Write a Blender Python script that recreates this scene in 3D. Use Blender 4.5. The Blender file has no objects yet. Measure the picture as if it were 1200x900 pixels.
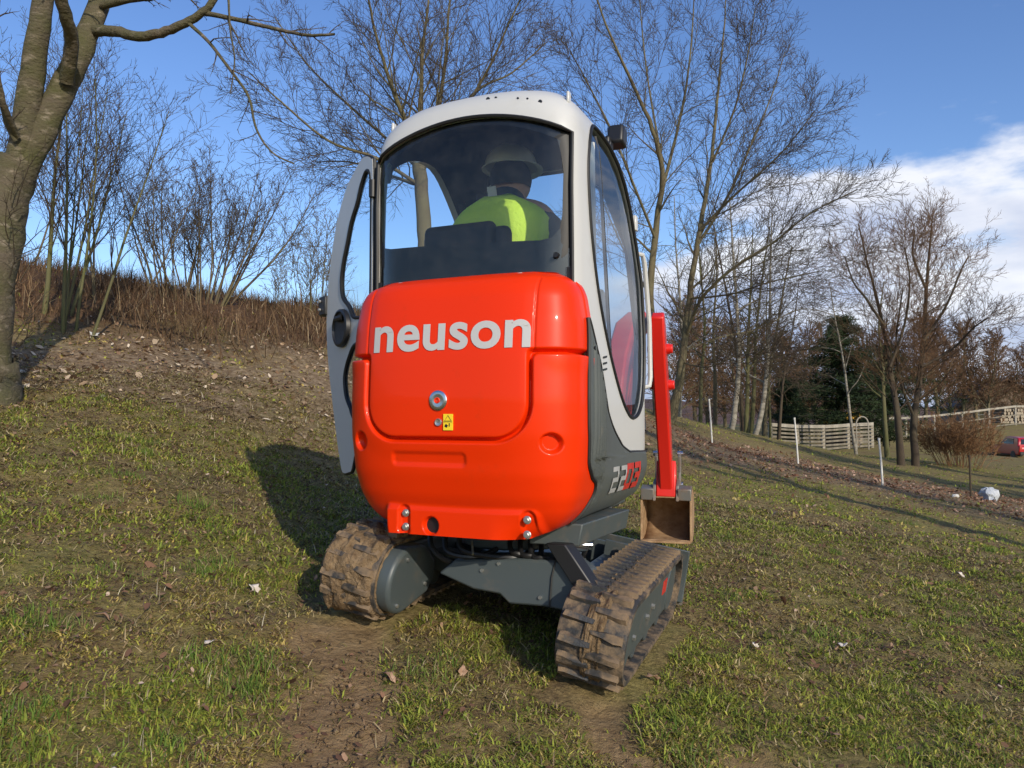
import bpy, bmesh, math, random
import numpy as np
from mathutils import Vector, Matrix

# ------------------------------------------------------------------ camera, sky, sun
scene = bpy.context.scene
col = scene.collection
R = math.radians
CZ = 1.5                                   # camera height above the world zero
PITCH = math.atan(38/900)
cam_d = bpy.data.cameras.new('camera'); cam_d.lens = 27.0; cam_d.sensor_width = 36.0
cam_d.clip_start = 0.05; cam_d.clip_end = 3000
cam = bpy.data.objects.new('camera', cam_d); col.objects.link(cam)
cam.location = (0, 0, CZ); cam.rotation_euler = (R(90)+PITCH, 0, 0)
scene.camera = cam

SUN_EL = R(23); SUN_AZ = R(180-27)         # azimuth clockwise from +Y
SUN_DIR = Vector((math.sin(SUN_AZ)*math.cos(SUN_EL), math.cos(SUN_AZ)*math.cos(SUN_EL), math.sin(SUN_EL)))
world = bpy.data.worlds.new('World'); scene.world = world; world.use_nodes = True
def build_world():
    nt = world.node_tree; nt.nodes.clear(); N = nt.nodes.new; L = nt.links.new
    out = N('ShaderNodeOutputWorld'); bg = N('ShaderNodeBackground'); bg.inputs['Strength'].default_value = 0.15
    sky = N('ShaderNodeTexSky'); sky.sky_type = 'NISHITA'; sky.sun_disc = False
    sky.sun_elevation = SUN_EL; sky.sun_rotation = SUN_AZ
    sky.air_density = 1.0; sky.dust_density = 0.5; sky.ozone_density = 2.5
    tc = N('ShaderNodeTexCoord'); sep = N('ShaderNodeSeparateXYZ'); L(tc.outputs['Generated'], sep.inputs[0])
    def math_(op, a, b=None, c=None, clamp=False):
        n = N('ShaderNodeMath'); n.operation = op; n.use_clamp = clamp
        for i, v in enumerate((a, b, c)):
            if v is None: continue
            if isinstance(v, (int, float)): n.inputs[i].default_value = v
            else: L(v, n.inputs[i])
        return n.outputs[0]
    def noise(vec, scale, detail, rough, w=0.0):
        n = N('ShaderNodeTexNoise'); n.noise_dimensions = '4D'; n.inputs['Scale'].default_value = scale
        n.inputs['Detail'].default_value = detail; n.inputs['Roughness'].default_value = rough; n.inputs['W'].default_value = w
        L(vec, n.inputs['Vector']); return n.outputs['Fac']
    mp = N('ShaderNodeMapping'); mp.inputs['Scale'].default_value = (1, 1, 2.6); L(tc.outputs['Generated'], mp.inputs['Vector'])
    n1 = noise(mp.outputs[0], 4.5, 8, .55, 1.7)
    # cloud banks hang low over the valley side (east), the western sky is clear
    side = math_('ADD', math_('MULTIPLY', sep.outputs['X'], .66), math_('MULTIPLY', sep.outputs['Y'], .36))
    side = math_('SUBTRACT', side, .48)
    low = math_('SUBTRACT', .235, sep.outputs['Z'])
    bias = math_('ADD', math_('MULTIPLY', side, .95), math_('MULTIPLY', low, 1.15))
    m = math_('ADD', n1, bias)
    mr = N('ShaderNodeMapRange'); mr.interpolation_type = 'SMOOTHSTEP'
    mr.inputs['From Min'].default_value = .51; mr.inputs['From Max'].default_value = .66
    L(m, mr.inputs['Value'])
    n2 = noise(mp.outputs[0], 5.5, 5, .5, 4.2)
    ramp = N('ShaderNodeValToRGB'); L(math_('ADD', n2, math_('MULTIPLY', math_('SUBTRACT', sep.outputs['Z'], .16), .9)), ramp.inputs[0])
    ramp.color_ramp.elements[0].position = .38; ramp.color_ramp.elements[0].color = (2.7, 3.3, 4.9, 1)
    ramp.color_ramp.elements[1].position = .64; ramp.color_ramp.elements[1].color = (6.6, 6.7, 7.1, 1)
    hsv = N('ShaderNodeHueSaturation'); hsv.inputs['Hue'].default_value = .512; hsv.inputs['Saturation'].default_value = 1.16; hsv.inputs['Value'].default_value = 1.22
    L(sky.outputs[0], hsv.inputs['Color'])
    mix = N('ShaderNodeMix'); mix.data_type = 'RGBA'
    L(math_('MULTIPLY', mr.outputs[0], .93), mix.inputs[0]); L(hsv.outputs[0], mix.inputs[6]); L(ramp.outputs[0], mix.inputs[7])
    L(mix.outputs[2], bg.inputs['Color']); L(bg.outputs[0], out.inputs[0])
build_world()
sun_d = bpy.data.lights.new('sun', 'SUN'); sun_d.energy = 3.9; sun_d.angle = R(0.5); sun_d.color = (1.0, .90, .75)
sun = bpy.data.objects.new('sun', sun_d); col.objects.link(sun)
sun.location = SUN_DIR*50; sun.rotation_euler = SUN_DIR.to_track_quat('Z', 'Y').to_euler()
scene.view_settings.view_transform = 'Standard'; scene.view_settings.look = 'None'
scene.view_settings.exposure = 0.0; scene.view_settings.gamma = 1.0; scene.view_settings.use_curve_mapping = False
scene.render.resolution_x = 1024; scene.render.resolution_y = 768

# ------------------------------------------------------------------ helpers
rng = random.Random(7)
nrg = np.random.default_rng(11)
def at(px, py, Y, absz=True):
    """world point seen at photo pixel (1200x900) at distance Y"""
    dx = (px-600)/900; dz = (450-py)/900; c, s = math.cos(PITCH), math.sin(PITCH)
    d = (dx, c-dz*s, s+dz*c); k = Y/d[1]
    return Vector((d[0]*k, Y, d[2]*k+CZ))
def tag(o, label=None, cat=None, group=None, kind=None):
    if label: o['label'] = label
    if cat: o['category'] = cat
    if group: o['group'] = group
    if kind: o['kind'] = kind
    return o
def link(o, parent=None):
    col.objects.link(o)
    if parent is not None: o.parent = parent
    return o
def empty(name, loc=(0, 0, 0), rz=0.0):
    o = bpy.data.objects.new(name, None); col.objects.link(o); o.location = loc; o.rotation_euler = (0, 0, rz)
    o.empty_display_size = .2; return o
def mesh_np(name, V, F, mats, parent=None, smooth=False, colors=None, uv=None):
    """V (n,3); F (m,3) or (m,4) index array"""
    V = np.asarray(V, np.float32); F = np.asarray(F, np.int32); k = F.shape[1]
    me = bpy.data.meshes.new(name); me.vertices.add(len(V)); me.vertices.foreach_set('co', V.ravel())
    me.loops.add(F.size); me.loops.foreach_set('vertex_index', F.ravel())
    me.polygons.add(len(F)); me.polygons.foreach_set('loop_start', np.arange(0, F.size, k, dtype=np.int32))
    me.polygons.foreach_set('loop_total', np.full(len(F), k, np.int32))
    if smooth: me.polygons.foreach_set('use_smooth', np.ones(len(F), bool))
    if colors is not None:
        a = me.color_attributes.new('Col', 'FLOAT_COLOR', 'POINT')
        c = np.ones((len(V), 4), np.float32); c[:, :colors.shape[1]] = colors; a.data.foreach_set('color', c.ravel())
    for m in (mats if isinstance(mats, (list, tuple)) else [mats]): me.materials.append(m)
    me.update(calc_edges=True); me.validate()
    return link(bpy.data.objects.new(name, me), parent)

class MB:
    def __init__(s): s.v = []; s.f = []; s.m = []
    def add(s, vs, fs, m=0):
        o = len(s.v); s.v += [tuple(v) for v in vs]; s.f += [tuple(i+o for i in f) for f in fs]; s.m += [m]*len(fs); return s
    def box(s, c, d, rot=None, m=0):
        c = Vector(c); vs = []
        for x in (-.5, .5):
            for y in (-.5, .5):
                for z in (-.5, .5):
                    p = Vector((x*d[0], y*d[1], z*d[2]))
                    if rot is not None: p = rot @ p
                    vs.append(c+p)
        return s.add(vs, [(0, 1, 3, 2), (4, 6, 7, 5), (0, 4, 5, 1), (2, 3, 7, 6), (0, 2, 6, 4), (1, 5, 7, 3)], m)
    def tube(s, pts, rad, n=8, m=0, cap=True):
        pts = [Vector(p) for p in pts]; k = len(pts)
        if not isinstance(rad, (list, tuple)): rad = [rad]*k
        vs = []; fs = []; ref = None
        for i, p in enumerate(pts):
            t = (pts[min(i+1, k-1)]-pts[max(i-1, 0)]).normalized()
            if ref is None: ref = t.orthogonal().normalized()
            ref = (ref-t*ref.dot(t)).normalized(); b = t.cross(ref)
            for j in range(n):
                a = 2*math.pi*j/n; vs.append(p+(ref*math.cos(a)+b*math.sin(a))*rad[i])
        for i in range(k-1):
            for j in range(n):
                fs.append((i*n+j, i*n+(j+1) % n, (i+1)*n+(j+1) % n, (i+1)*n+j))
        if cap: fs.append(tuple(range(n))[::-1]); fs.append(tuple((k-1)*n+j for j in range(n)))
        return s.add(vs, fs, m)
    def cyl(s, p0, p1, r, n=16, m=0, r1=None): return s.tube([p0, p1], [r, r if r1 is None else r1], n, m)
    def loop(s, pts, rad, n=6, m=0):
        """closed tube"""
        pts = [Vector(p) for p in pts]; k = len(pts); vs = []; fs = []; ref = None
        for i, p in enumerate(pts):
            t = (pts[(i+1) % k]-pts[i-1]).normalized()
            if ref is None: ref = t.orthogonal().normalized()
            ref = (ref-t*ref.dot(t)).normalized(); b = t.cross(ref)
            for j in range(n):
                a = 2*math.pi*j/n; vs.append(p+(ref*math.cos(a)+b*math.sin(a))*rad)
        for i in range(k):
            for j in range(n):
                q = (i+1) % k; fs.append((i*n+j, i*n+(j+1) % n, q*n+(j+1) % n, q*n+j))
        return s.add(vs, fs, m)
    def prism(s, outline, f0, f1, m=0):
        """outline: list of 2-D points, f0/f1 map a point to the two caps"""
        k = len(outline); vs = [f0(*p) for p in outline]+[f1(*p) for p in outline]
        fs = [tuple(range(k))[::-1], tuple(range(k, 2*k))]+[(i, (i+1) % k, k+(i+1) % k, k+i) for i in range(k)]
        return s.add(vs, fs, m)
    def strip(s, A, B, closed=True, m=0):
        k = len(A); vs = list(A)+list(B)
        rngk = range(k if closed else k-1)
        return s.add(vs, [(i, (i+1) % k, k+(i+1) % k, k+i) for i in rngk], m)
    def grid(s, rows, m=0):
        nr, nc = len(rows), len(rows[0]); vs = [p for r_ in rows for p in r_]
        return s.add(vs, [(i*nc+j, i*nc+j+1, (i+1)*nc+j+1, (i+1)*nc+j) for i in range(nr-1) for j in range(nc-1)], m)
    def build(s, name, mats, parent=None, smooth=True, ang=35, bevel=0, solid=0, seg=2):
        me = bpy.data.meshes.new(name); me.from_pydata(s.v, [], s.f)
        mats = mats if isinstance(mats, (list, tuple)) else [mats]
        for m in mats: me.materials.append(m)
        if len(mats) > 1: me.polygons.foreach_set('material_index', s.m)
        bm = bmesh.new(); bm.from_mesh(me); bmesh.ops.recalc_face_normals(bm, faces=bm.faces); bm.to_mesh(me); bm.free()
        if smooth:
            me.polygons.foreach_set('use_smooth', [True]*len(me.polygons)); me.set_sharp_from_angle(angle=R(ang))
        o = link(bpy.data.objects.new(name, me), parent)
        if solid:
            md = o.modifiers.new('solid', 'SOLIDIFY'); md.thickness = abs(solid); md.offset = -1 if solid > 0 else 1
        if bevel:
            md = o.modifiers.new('bevel', 'BEVEL'); md.width = bevel; md.segments = seg; md.limit_method = 'ANGLE'; md.angle_limit = R(40)
        return o

def catmull(pts, per=8, closed=False):
    P = [np.array(p, float) for p in pts]; n = len(P); out = []
    rg = range(n) if closed else range(n-1)
    for i in rg:
        if closed: p0, p1, p2, p3 = P[i-1], P[i], P[(i+1) % n], P[(i+2) % n]
        else: p0, p1, p2, p3 = P[max(i-1, 0)], P[i], P[i+1], P[min(i+2, n-1)]
        for k in range(per):
            t = k/per
            out.append(.5*((2*p1)+(-p0+p2)*t+(2*p0-5*p1+4*p2-p3)*t*t+(-p0+3*p1-3*p2+p3)*t**3))
    if not closed: out.append(P[-1])
    return [tuple(p) for p in out]
def ss(a, b, x):
    t = np.clip((x-a)/(b-a), 0, 1); return t*t*(3-2*t)
def hash2(ix, iy, seed):
    h = (ix.astype(np.int64)*374761393+iy.astype(np.int64)*668265263+seed*1442695041) & 0x7fffffff
    h = ((h ^ (h >> 13))*1274126177) & 0x7fffffff
    return ((h ^ (h >> 16)) & 0xffff)/65535.0
def vnoise(x, y, seed=0):
    x = np.asarray(x, float); y = np.asarray(y, float)
    ix = np.floor(x); iy = np.floor(y); fx = x-ix; fy = y-iy; fx = fx*fx*(3-2*fx); fy = fy*fy*(3-2*fy)
    a = hash2(ix, iy, seed); b = hash2(ix+1, iy, seed); c = hash2(ix, iy+1, seed); d = hash2(ix+1, iy+1, seed)
    return (a*(1-fx)+b*fx)*(1-fy)+(c*(1-fx)+d*fx)*fy
def fbm(x, y, seed=0, o=4):
    t = 0; a = .5; f = 1
    for k in range(o): t = t+a*vnoise(x*f+k*17.3, y*f-k*9.1, seed+k); a *= .5; f *= 2.03
    return t/(1-.5**o)

# ------------------------------------------------------------------ materials
def mat(name, base, rough=.6, metal=0.0, var=None, vscale=6.0, bump=0.0, bscale=40.0, coat=0.0, spec=.5, detail=5, stretch=None, layer=None):
    """base colour, optionally mixed with var by noise; layer=(colour, scale, lo, hi, rough) lays dirt on top"""
    m = bpy.data.materials.new(name); m.use_nodes = True; nt = m.node_tree; N = nt.nodes.new; L = nt.links.new
    b = nt.nodes['Principled BSDF']; b.inputs['Roughness'].default_value = rough; b.inputs['Metallic'].default_value = metal
    b.inputs['Coat Weight'].default_value = coat; b.inputs['Coat Roughness'].default_value = .08; b.inputs['Specular IOR Level'].default_value = spec
    b.inputs['Base Color'].default_value = (*base, 1)
    tc = N('ShaderNodeTexCoord'); vec = tc.outputs['Object']
    if stretch:
        mp = N('ShaderNodeMapping'); mp.inputs['Scale'].default_value = stretch; L(vec, mp.inputs['Vector']); vec = mp.outputs[0]
    def nz(sc, de=detail, ro=.6):
        n = N('ShaderNodeTexNoise'); n.inputs['Scale'].default_value = sc; n.inputs['Detail'].default_value = de
        n.inputs['Roughness'].default_value = ro; L(vec, n.inputs['Vector']); return n.outputs['Fac']
    cur = None
    if var is not None:
        rp = N('ShaderNodeValToRGB'); rp.color_ramp.elements[0].position = .35; rp.color_ramp.elements[1].position = .68
        rp.color_ramp.elements[0].color = (*base, 1); rp.color_ramp.elements[1].color = (*var, 1)
        L(nz(vscale), rp.inputs[0]); cur = rp.outputs[0]; L(cur, b.inputs['Base Color'])
    if layer:
        lc, ls, lo, hi, lr = layer
        mr = N('ShaderNodeMapRange'); mr.inputs['From Min'].default_value = lo; mr.inputs['From Max'].default_value = hi
        L(nz(ls, 7, .65), mr.inputs['Value'])
        mx = N('ShaderNodeMix'); mx.data_type = 'RGBA'; L(mr.outputs[0], mx.inputs[0])
        if cur is not None: L(cur, mx.inputs[6])
        else: mx.inputs[6].default_value = (*base, 1)
        mx.inputs[7].default_value = (*lc, 1); L(mx.outputs[2], b.inputs['Base Color'])
        mr2 = N('ShaderNodeMapRange'); L(mr.outputs[0], mr2.inputs['Value']); mr2.inputs['To Min'].default_value = rough; mr2.inputs['To Max'].default_value = lr
        L(mr2.outputs[0], b.inputs['Roughness'])
    if bump:
        bp = N('ShaderNodeBump'); bp.inputs['Strength'].default_value = bump; bp.inputs['Distance'].default_value = .02
        L(nz(bscale), bp.inputs['Height']); L(bp.outputs[0], b.inputs['Normal'])
    return m
def col_mat(name, rough=.8, trans=0.0, tint=(1, 1, 1)):
    """colour from the per-blade attribute"""
    m = bpy.data.materials.new(name); m.use_nodes = True; nt = m.node_tree; N = nt.nodes.new; L = nt.links.new
    b = nt.nodes['Principled BSDF']; b.inputs['Roughness'].default_value = rough; b.inputs['Specular IOR Level'].default_value = .25
    a = N('ShaderNodeAttribute'); a.attribute_name = 'Col'; L(a.outputs['Color'], b.inputs['Base Color'])
    if trans:
        t = N('ShaderNodeBsdfTranslucent'); L(a.outputs['Color'], t.inputs['Color']); mx = N('ShaderNodeMixShader'); mx.inputs[0].default_value = trans
        L(b.outputs[0], mx.inputs[1]); L(t.outputs[0], mx.inputs[2]); L(mx.outputs[0], nt.nodes['Material Output'].inputs['Surface'])
    return m
def glass_mat(name, tint=(.82, .87, .88), refl=1.0, ior=1.5, dirt=.04):
    m = bpy.data.materials.new(name); m.use_nodes = True; nt = m.node_tree; nt.nodes.clear(); N = nt.nodes.new; L = nt.links.new
    o = N('ShaderNodeOutputMaterial'); t = N('ShaderNodeBsdfTransparent'); t.inputs['Color'].default_value = (*tint, 1)
    g = N('ShaderNodeBsdfGlossy'); g.inputs['Roughness'].default_value = .015; g.inputs['Color'].default_value = (1, 1, 1, 1)
    f = N('ShaderNodeFresnel'); f.inputs['IOR'].default_value = ior
    mx = N('ShaderNodeMixShader'); L(f.outputs[0], mx.inputs[0]); L(t.outputs[0], mx.inputs[1]); L(g.outputs[0], mx.inputs[2])
    d = N('ShaderNodeBsdfDiffuse'); d.inputs['Color'].default_value = (.6, .6, .57, 1)
    n = N('ShaderNodeTexNoise'); n.inputs['Scale'].default_value = 9; n.inputs['Detail'].default_value = 8; n.inputs['Roughness'].default_value = .7
    mr = N('ShaderNodeMapRange'); mr.inputs['From Min'].default_value = .4; mr.inputs['From Max'].default_value = .8; mr.inputs['To Max'].default_value = dirt*2.5; mr.inputs['To Min'].default_value = dirt*.4
    L(n.outputs['Fac'], mr.inputs['Value'])
    m2 = N('ShaderNodeMixShader'); L(mr.outputs[0], m2.inputs[0]); L(mx.outputs[0], m2.inputs[1]); L(d.outputs[0], m2.inputs[2]); L(m2.outputs[0], o.inputs['Surface'])
    return m
M = {}
M['red'] = mat('red_paint', (.72, .030, .001), .38, coat=.14, spec=.16, bump=.015, bscale=180, layer=((.52, .035, .004), 5, .60, .95, .6))
M['red_arm'] = mat('red_arm_paint', (.62, .018, .010), .38, coat=.25)
M['white'] = mat('grey_white_paint', (.53, .53, .51), .38, coat=.25, layer=((.45, .44, .40), 4, .55, .95, .6))
M['letter'] = mat('grey_letters', (.47, .465, .455), .5)
M['red_letter'] = mat('red_letters', (.48, .03, .02), .5)
M['grey'] = mat('dark_grey_panel', (.075, .085, .082), .5, var=(.085, .095, .088), layer=((.16, .14, .10), 7, .62, 1.0, .8))
M['grey_steel'] = mat('grey_painted_steel', (.062, .076, .078), .45, layer=((.16, .12, .08), 8, .55, .9, .9))
M['black'] = mat('black_plastic', (.012, .012, .013), .45)
M['seal'] = mat('black_rubber_seal', (.010, .010, .010), .55)
M['interior'] = mat('cab_interior', (.022, .027, .031), .7)
M['seat'] = mat('black_seat', (.014, .014, .016), .6, bump=.1, bscale=200)
M['steel'] = mat('bright_steel', (.62, .62, .62), .25, metal=1.0)
M['zinc'] = mat('zinc_bolt', (.55, .55, .52), .4, metal=.9)
M['rubber'] = mat('muddy_rubber', (.030, .029, .028), .65, bump=.35, bscale=50, layer=((.21, .145, .085), 13, .42, .62, .95))
M['rubber_clean'] = mat('worn_rubber', (.036, .037, .038), .55, bump=.35, bscale=60, layer=((.21, .145, .085), 14, .49, .68, .95))
M['mud'] = mat('dried_mud', (.145, .095, .052), .95, var=(.27, .19, .11), vscale=26, bump=1.0, bscale=70, spec=.15)
M['rust'] = mat('rusty_steel', (.24, .135, .062), .85, var=(.40, .26, .14), vscale=14, bump=.2, bscale=60)
M['blade_edge'] = mat('worn_steel', (.23, .22, .20), .5, metal=.6, layer=((.22, .13, .07), 10, .45, .75, .9))
M['glass'] = glass_mat('cab_glass', (.80, .86, .88), dirt=.014)
M['glass_side'] = glass_mat('side_glass', (.66, .74, .80), ior=1.45, dirt=.012)
M['tint'] = glass_mat('black_glass_border', (.0, .0, .0), ior=1.5, dirt=.015)
M['yellow'] = mat('yellow_sticker', (.85, .60, .02), .5)
M['vest'] = mat('yellow_vest', (.68, .90, .09), .8, bump=.9, bscale=9); 
M['jacket'] = mat('dark_jacket', (.040, .050, .062), .85, bump=.2, bscale=40)
M['trousers'] = mat('dark_trousers', (.03, .035, .05), .9)
M['skin'] = mat('skin', (.50, .28, .19), .55)
M['hair'] = mat('dark_hair', (.02, .016, .012), .7)
M['helmet'] = mat('white_helmet', (.72, .73, .70), .4)
M['bark_moss'] = mat('mossy_bark', (.105, .085, .060), .9, var=(.080, .078, .034), vscale=3.0, bump=1.0, bscale=22, spec=.25, stretch=(1, 1, 2.0), layer=((.25, .21, .155), 8, .55, .72, .8))
M['bark_side'] = mat('grey_brown_bark', (.115, .092, .058), .9, var=(.15, .135, .075), vscale=2.0, bump=.5, bscale=22, spec=.2)
M['bark_dark'] = mat('dark_bark', (.060, .045, .034), .9, var=(.085, .068, .042), vscale=2.0, bump=.5, bscale=20, spec=.2)
M['bark_bush'] = mat('bush_stems', (.10, .072, .052), .9, var=(.15, .13, .07), vscale=3.0, spec=.2)
M['bark_green'] = mat('algae_green_bark', (.095, .10, .038), .9, var=(.13, .115, .065), vscale=1.5, bump=.3, spec=.2)
M['birch'] = mat('birch_bark', (.32, .30, .25), .8, var=(.13, .115, .09), vscale=3.0, bump=.2, stretch=(1, 1, 4), spec=.2)
M['twig_brown'] = mat('red_brown_twigs', (.125, .070, .042), .9, var=(.16, .10, .055), vscale=2, spec=.2)
M['russet'] = mat('russet_twigs', (.20, .105, .050), .9, var=(.27, .155, .08), vscale=2, spec=.2)
M['needle'] = col_mat('needles', .8)
M['grass'] = col_mat('grass_blades', .75, .3)
M['leaf'] = col_mat('dead_leaves', .85, .15)
M['wood'] = mat('weathered_boards', (.24, .21, .155), .85, var=(.13, .115, .085), vscale=3, stretch=(1, 1, 1), bump=.2)
M['wood_white'] = mat('pale_rail', (.36, .33, .27), .8, var=(.24, .215, .17), vscale=3)
M['stake'] = mat('white_stake', (.66, .65, .60), .6, var=(.52, .50, .45), vscale=5)
M['plastic_bag'] = mat('white_bag', (.46, .49, .53), .5, bump=1.0, bscale=14)  # white bag greyed: the shade it lies in is put into the colour
M['car_red'] = mat('red_car_paint', (.45, .015, .02), .3, coat=.6)
M['car_glass'] = mat('dark_car_glass', (.02, .025, .03), .1)
M['roof'] = mat('brown_roof', (.085, .05, .035), .8, var=(.12, .075, .05), vscale=3)
M['plaster'] = mat('brown_plaster', (.20, .15, .11), .9)
M['stone'] = mat('grey_stone', (.42, .38, .31), .9, var=(.30, .27, .22), bump=.5, bscale=20)
M['white_leaf'] = mat('bleached_leaf', (.66, .60, .52), .8, var=(.50, .42, .33), vscale=20)
M['brown_leaf'] = mat('brown_leaf', (.26, .15, .09), .85, var=(.40, .27, .18), vscale=20)
M['log'] = mat('log_bark', (.16, .12, .08), .9); M['log_end'] = mat('log_end', (.30, .25, .18), .85)
M['yellow_machine'] = mat('yellow_machine_paint', (.60, .34, .03), .5)

# ------------------------------------------------------------------ terrain height
A0 = R(24); HD = Vector((math.sin(A0), math.cos(A0), 0)); RT = Vector((math.cos(A0), -math.sin(A0), 0))
EX = Vector((.024, 3.827, CZ-.88))               # excavator origin
def plane_z(X, Y): return -1.02-.158*(.913*(X-.024)-.407*(Y-3.827))
def _tps():
    pts = []
    for X in np.arange(-2.5, 9.1, 1.15):
        for Y in np.arange(-1, 13.1, 2.0):
            xl = .913*(X-.024)-.407*(Y-3.827)
            if xl > -2.6: pts.append((X, Y, plane_z(X, Y)))
    for px, py, Y in [(5, 472, 6.5), (-120, 440, 6.5), (150, 470, 7.2), (300, 478, 8.2), (0, 700, 3.0), (150, 560, 5.0), (200, 430, 9), (90, 425, 8.6), (380, 432, 10.5),
                      (30, 311, 13), (-150, 290, 13), (200, 347, 14), (390, 370, 15), (520, 402, 17), (650, 442, 20), (780, 486, 24),
                      (833, 519, 19), (935, 545, 16.8), (1033, 568, 15.2), (1150, 588, 14.6), (1200, 640, 9.3), (880, 509, 28), (1000, 541, 22),
                      (905, 528, 34), (1020, 523, 38), (1200, 497, 62), (1100, 508, 60), (1040, 514, 58), (1056, 547, 23.5), (1125, 547, 27), (1190, 538, 50)]:
        p = at(px, py, Y); pts.append((p.x, p.y, p.z-CZ))
    pts += [(-10, 20, 2.9), (-6, 24, 2.6), (-1, 26, 1.6), (4, 34, .0), (6, 45, -1.0), (15, 60, -1.3), (45, 70, -.9), (40, 90, -1.0), (60, 45, -3.0), (30, 25, -2.4), (20, 8, -3.0), (14, -4, -2.8),
            (-30, 40, 3.2), (-20, 10, 3.0), (-8, 2, .6), (-6, -6, -.2), (-20, -14, 1.0), (4, -14, -1.8), (22, -16, -3.0), (-40, 100, 2.5), (0, 110, -1.0), (70, 110, -2.5), (-60, 10, 4), (50, 5, -3.2)]
    P = np.array(pts); sc = 20.0; X = P[:, :2]/sc; n = len(P)
    r2 = ((X[:, None]-X[None])**2).sum(-1); K = np.where(r2 > 0, .5*r2*np.log(np.maximum(r2, 1e-12)), 0)+np.eye(n)*2e-4
    Q = np.c_[np.ones(n), X]; A = np.zeros((n+3, n+3)); A[:n, :n] = K; A[:n, n:] = Q; A[n:, :n] = Q.T
    w = np.linalg.solve(A, np.r_[P[:, 2], 0, 0, 0])
    def ev(x, y):
        x = np.asarray(x, float); sh = x.shape; x = x.ravel()/sc; y = np.asarray(y, float).ravel()/sc; out = np.empty(len(x))
        for i in range(0, len(x), 20000):
            a = x[i:i+20000]; b = y[i:i+20000]; r2 = (a[:, None]-X[None, :, 0])**2+(b[:, None]-X[None, :, 1])**2
            out[i:i+20000] = (.5*r2*np.log(np.maximum(r2, 1e-12)))@w[:n]+w[n]+w[n+1]*a+w[n+2]*b
        return out.reshape(sh)
    return ev
TPS = _tps()
def seg_d(X, Y, a, b):
    ax, ay = a; bx, by = b; t = np.clip(((X-ax)*(bx-ax)+(Y-ay)*(by-ay))/((bx-ax)**2+(by-ay)**2), 0, 1)
    return np.hypot(X-ax-t*(bx-ax), Y-ay-t*(by-ay))
RUTS = [((-.66, 3.35), (-.44, 1.3), .20), ((.38, 2.95), (.47, 2.55), .08), ((.80, 2.70), (.90, 2.35), .07)]
def dirt_mask(X, Y):
    X = np.asarray(X, float); Y = np.asarray(Y, float); m = np.zeros_like(X)
    w = (fbm(X*4, Y*4, 31, 4)-.5)*.30
    for a, b, rr in RUTS: m = np.maximum(m, 1-ss(rr-.05, rr+.07, seg_d(X, Y, a, b)+w))
    return m
def leaf_mask(X, Y):
    """litter of dead leaves: foot of the bank, and the strip along the stakes"""
    n = (fbm(X*.9, Y*.9, 5, 4)-.5)
    d = seg_d(X, Y, (-6.8, 7.3), (-1.6, 10.4)); m = 1-ss(.2, 3.0, d+n*3.4)
    d2 = np.minimum(seg_d(X, Y, (2.0, 17.5), (5.4, 17.6)), seg_d(X, Y, (5.4, 17.6), (9.5, 14.0)))
    m2 = 1-ss(1.6, 4.2, d2+n*3.4)
    return np.maximum(m, m2*.9)
def brush_mask(X, Y):
    """the steep bank, grown over with dry stalks"""
    b = TPS(X, Y)-plane_z(X, Y); n = (fbm(X*.8, Y*.8, 9, 3)-.5)
    return ss(.75, 1.35, b+n*.5)*(1-ss(22, 27, Y))*(X < 4)
def ground_z(X, Y, fine=True):
    X = np.asarray(X, float); Y = np.asarray(Y, float)
    z = TPS(X, Y); d = np.hypot(X, Y); k = ss(90, 150, d); z = z*(1-k)-2.0*k
    if fine:
        f = 1-ss(18, 60, d)
        z = z+f*((fbm(X*1.6, Y*1.6, 1, 3)-.5)*.09+(fbm(X*7, Y*7, 2, 3)-.5)*.060+(vnoise(X*26, Y*26, 3)-.5)*.016)
        # level under the tracks, rut behind
        dm = dirt_mask(X, Y); z = z-dm*.035+dm*(fbm(X*18, Y*18, 8, 3)-.5)*.02
    return z+CZ
def gz(x, y): return float(ground_z(np.array([x]), np.array([y]))[0])

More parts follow.
